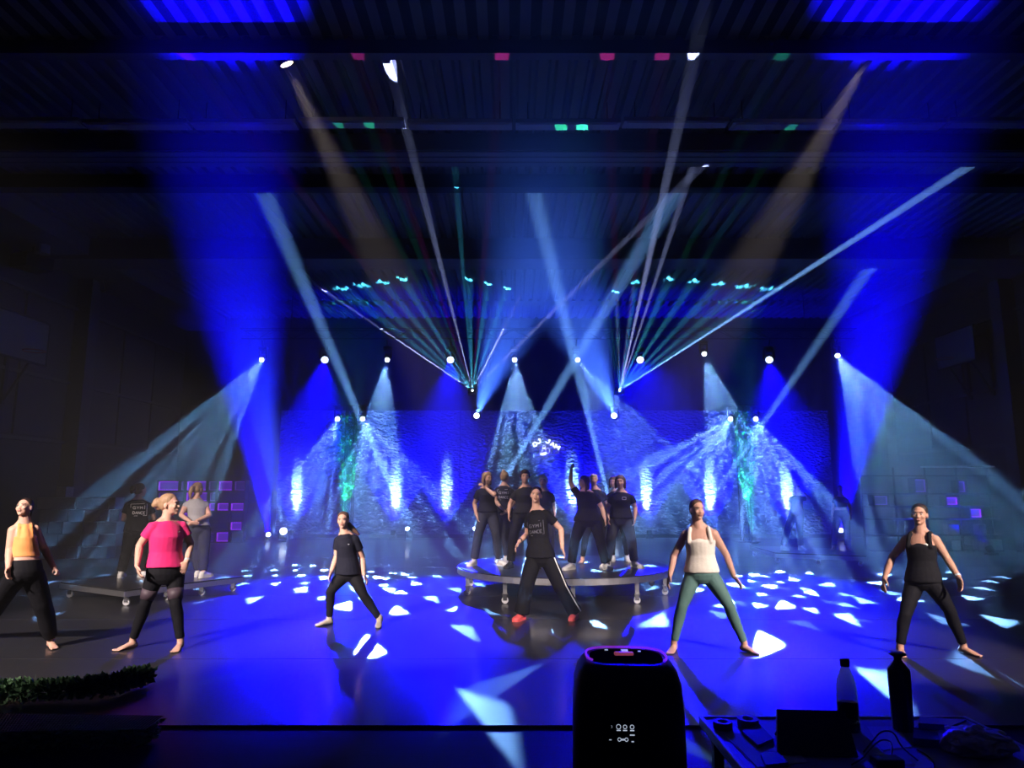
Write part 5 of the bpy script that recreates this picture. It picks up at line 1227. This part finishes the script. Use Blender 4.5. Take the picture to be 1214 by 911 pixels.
# artificial garland and hedge panel on the floor at the left
def leaf_cloud(mb, pts, rad, n, lmin, lmax):
    for k in range(n):
        i = random.randrange(len(pts) - 1); p = lerp(pts[i], pts[i + 1], random.random())
        d = Vector((random.gauss(0, 1), random.gauss(0, 1), random.gauss(0, 1) + 0.3)).normalized(); r = rad * random.uniform(0.25, 1.0)
        b = p + d * r * 0.7; b.z = max(0.012, b.z)
        a = (d + Vector((random.uniform(-0.7, 0.7), random.uniform(-0.7, 0.7), random.uniform(-0.2, 0.7)))).normalized() * random.uniform(lmin, lmax)
        s = a.cross(Vector((random.gauss(0, 1), random.gauss(0, 1), random.gauss(0, 1)))).normalized() * a.length * 0.3
        e = b + a; e.z = max(0.012, e.z)
        mb.add([b, lerp(b, e, 0.5) + s, e, lerp(b, e, 0.5) - s], [(0, 1, 2, 3)])
gp = [ground(-40, 842), ground(0, 838), ground(45, 836), ground(90, 834), ground(130, 830), ground(150, 822), ground(168, 818)]
gp = [p + Vector((0, 0.05, 0.1)) for p in gp]
t = thing('ivy_garland', ground(80, 835) , 'thick artificial green garland lying along the front edge of the dance floor', 'garland')
mb = MB(); leaf_cloud(mb, gp, 0.105, 3800, 0.03, 0.06); mb.build('leaves', M['leaf_dark'], t, kind='stuff', fixn=False)
MB().path(gp, 0.012, 8).build('stem', M['black'], t)
h0, h1, h2, h3 = ground(-45, 893), ground(170, 889), ground(192, 872), ground(-30, 868)
t = thing('hedge_panel', (h0 + h2) / 2, 'artificial hedge mat lying lattice side up below the garland', 'hedge mat')
mb = MB()
for k in range(5200):
    u, v = random.random(), random.random(); p = lerp(lerp(h0, h1, u), lerp(h3, h2, u), v) + Vector((0, 0, random.uniform(0.02, 0.1)))
    a = Vector((random.gauss(0, 1), random.gauss(0, 1) - 0.4, random.gauss(0, 0.5))).normalized() * random.uniform(0.03, 0.06); s = a.cross(Vector((random.gauss(0, 1), random.gauss(0, 1), 1))).normalized() * a.length * 0.3
    e = p + a; e.z = min(0.115, max(0.01, e.z)); m1 = lerp(p, e, 0.5); A1, A2 = m1 + s, m1 - s
    A1.z = min(0.115, A1.z); A2.z = min(0.115, A2.z)
    mb.add([p, A1, e, A2], [(0, 1, 2, 3)])
mb.build('leaves', M['leaf_dark'], t, kind='stuff', fixn=False)
M['lattice'] = mat('lattice_plastic', (0.05, 0.055, 0.055), 0.4, 0, 0.1, 10)
mb = MB()
for k in range(61):
    u = k / 60; a, b = lerp(h0, h1, u), lerp(h3, h2, u); mb.tube(a + Vector((0, 0, 0.125)), b + Vector((0, 0, 0.125)), 0.003, None, 4)
for k in range(13):
    v = k / 12; a, b = lerp(h0, h3, v), lerp(h1, h2, v); mb.tube(a + Vector((0, 0, 0.125)), b + Vector((0, 0, 0.125)), 0.003, None, 4)
mb.build('lattice', M['lattice'], t, kind='stuff')

# ================================================================== things on the side walls
def hoop(xw, side, Y, z, lab):
    x = xw + side * 0.75
    t = thing('basketball_hoop', (xw + side * 0.1, Y, z), lab, 'basketball hoop')
    MB().lohi((min(x, x + side * 0.03), Y - 0.9, z - 0.5), (max(x, x + side * 0.03), Y + 0.9, z + 0.55)).build('backboard', M['board'], t)
    fr_ = MB()
    for a, b in (((Y - 0.9, z - 0.5), (Y + 0.9, z - 0.5)), ((Y - 0.9, z + 0.55), (Y + 0.9, z + 0.55)), ((Y - 0.9, z - 0.5), (Y - 0.9, z + 0.55)), ((Y + 0.9, z - 0.5), (Y + 0.9, z + 0.55))):
        fr_.tube((x + side * 0.015, a[0], a[1]), (x + side * 0.015, b[0], b[1]), 0.035, None, 8)
    fr_.build('board_frame', M['black'], t)
    MB().path([Vector((x + side * (0.35 + 0.23 * math.cos(a)), Y + 0.23 * math.sin(a), z - 0.3)) for a in [2 * PI * k / 20 for k in range(21)]], 0.012, 6).build('rim', M['red_metal'], t)
    for dy_ in (-0.5, 0.5):
        MB().tube((x, Y + dy_, z + 0.3), (xw + side * 0.12, Y + dy_, z + 0.3), 0.03, None, 8).build('arm', M['black'], t)
        MB().tube((x, Y + dy_, z - 0.3), (xw + side * 0.12, Y + dy_, z - 1.4), 0.03, None, 8).build('brace', M['black'], t)
        MB().lohi((min(xw + side * 0.06, xw + side * 0.13), Y + dy_ - 0.05, z - 1.5), (max(xw + side * 0.06, xw + side * 0.13), Y + dy_ + 0.05, z + 0.5)).build('wall_plate', M['black'], t)
M['board'] = mat('backboard', (0.16, 0.16, 0.17), 0.5, 0, 0.1, 5); M['red_metal'] = mat('rim_red', (0.35, 0.06, 0.03), 0.45, 0.3, 0.1, 9)
hoop(XL, 1, 15.7, 5.2, 'folded basketball hoop with dark framed board on the wall near the stacked blocks')
hoop(XR, -1, 20.3, 5.9, 'folded basketball hoop with dark framed board on the wall above the violet shelf')
def wall_speaker(px, py, Y, lab, w=0.34, h=0.36, d=0.3):
    c = at(px, py, Y)
    t = thing('wall_speaker', (c.x, c.y, c.z), lab, 'speaker', 'small hall speakers')
    Rm = rz(-35) @ Matrix.Rotation(0.3, 3, 'X')
    MB().box(c, (w, d, h), Rm, 0.02).build('cabinet', M['black_plastic'], t)
    MB().box(c + Rm @ Vector((0, -d / 2 - 0.006, 0)), (w * 0.9, 0.012, h * 0.9), Rm, 0.004).build('grille', M['alu'], t)
    MB().tube(c + Vector((0, 0, h / 2 - 0.02)), (c.x, c.y, 7.62), 0.02, None, 8).build('bracket', M['black'], t)
wall_speaker(127, 338, 19.1, 'small hall speaker on a drop bracket by the column above the stacked blocks')
c = at(38, 312, 16.1)
t = thing('hall_projector', (c.x, c.y, c.z), 'bulky projector hanging under the soffit near the basketball hoop', 'projector')
MB().box(c, (0.6, 0.7, 0.34), rz(-20), 0.03).build('body', M['black_plastic'], t)
MB().tube(c + Vector((0.3, -0.1, 0.2)), c + Vector((0.3, -0.1, 0.52)), 0.16, 0.14, 16).build('lens_hood', M['luminaire'], t)
MB().tube(c + Vector((0, 0, 0.15)), (c.x, c.y, 7.62), 0.025, None, 8).build('mount_pole', M['black'], t)
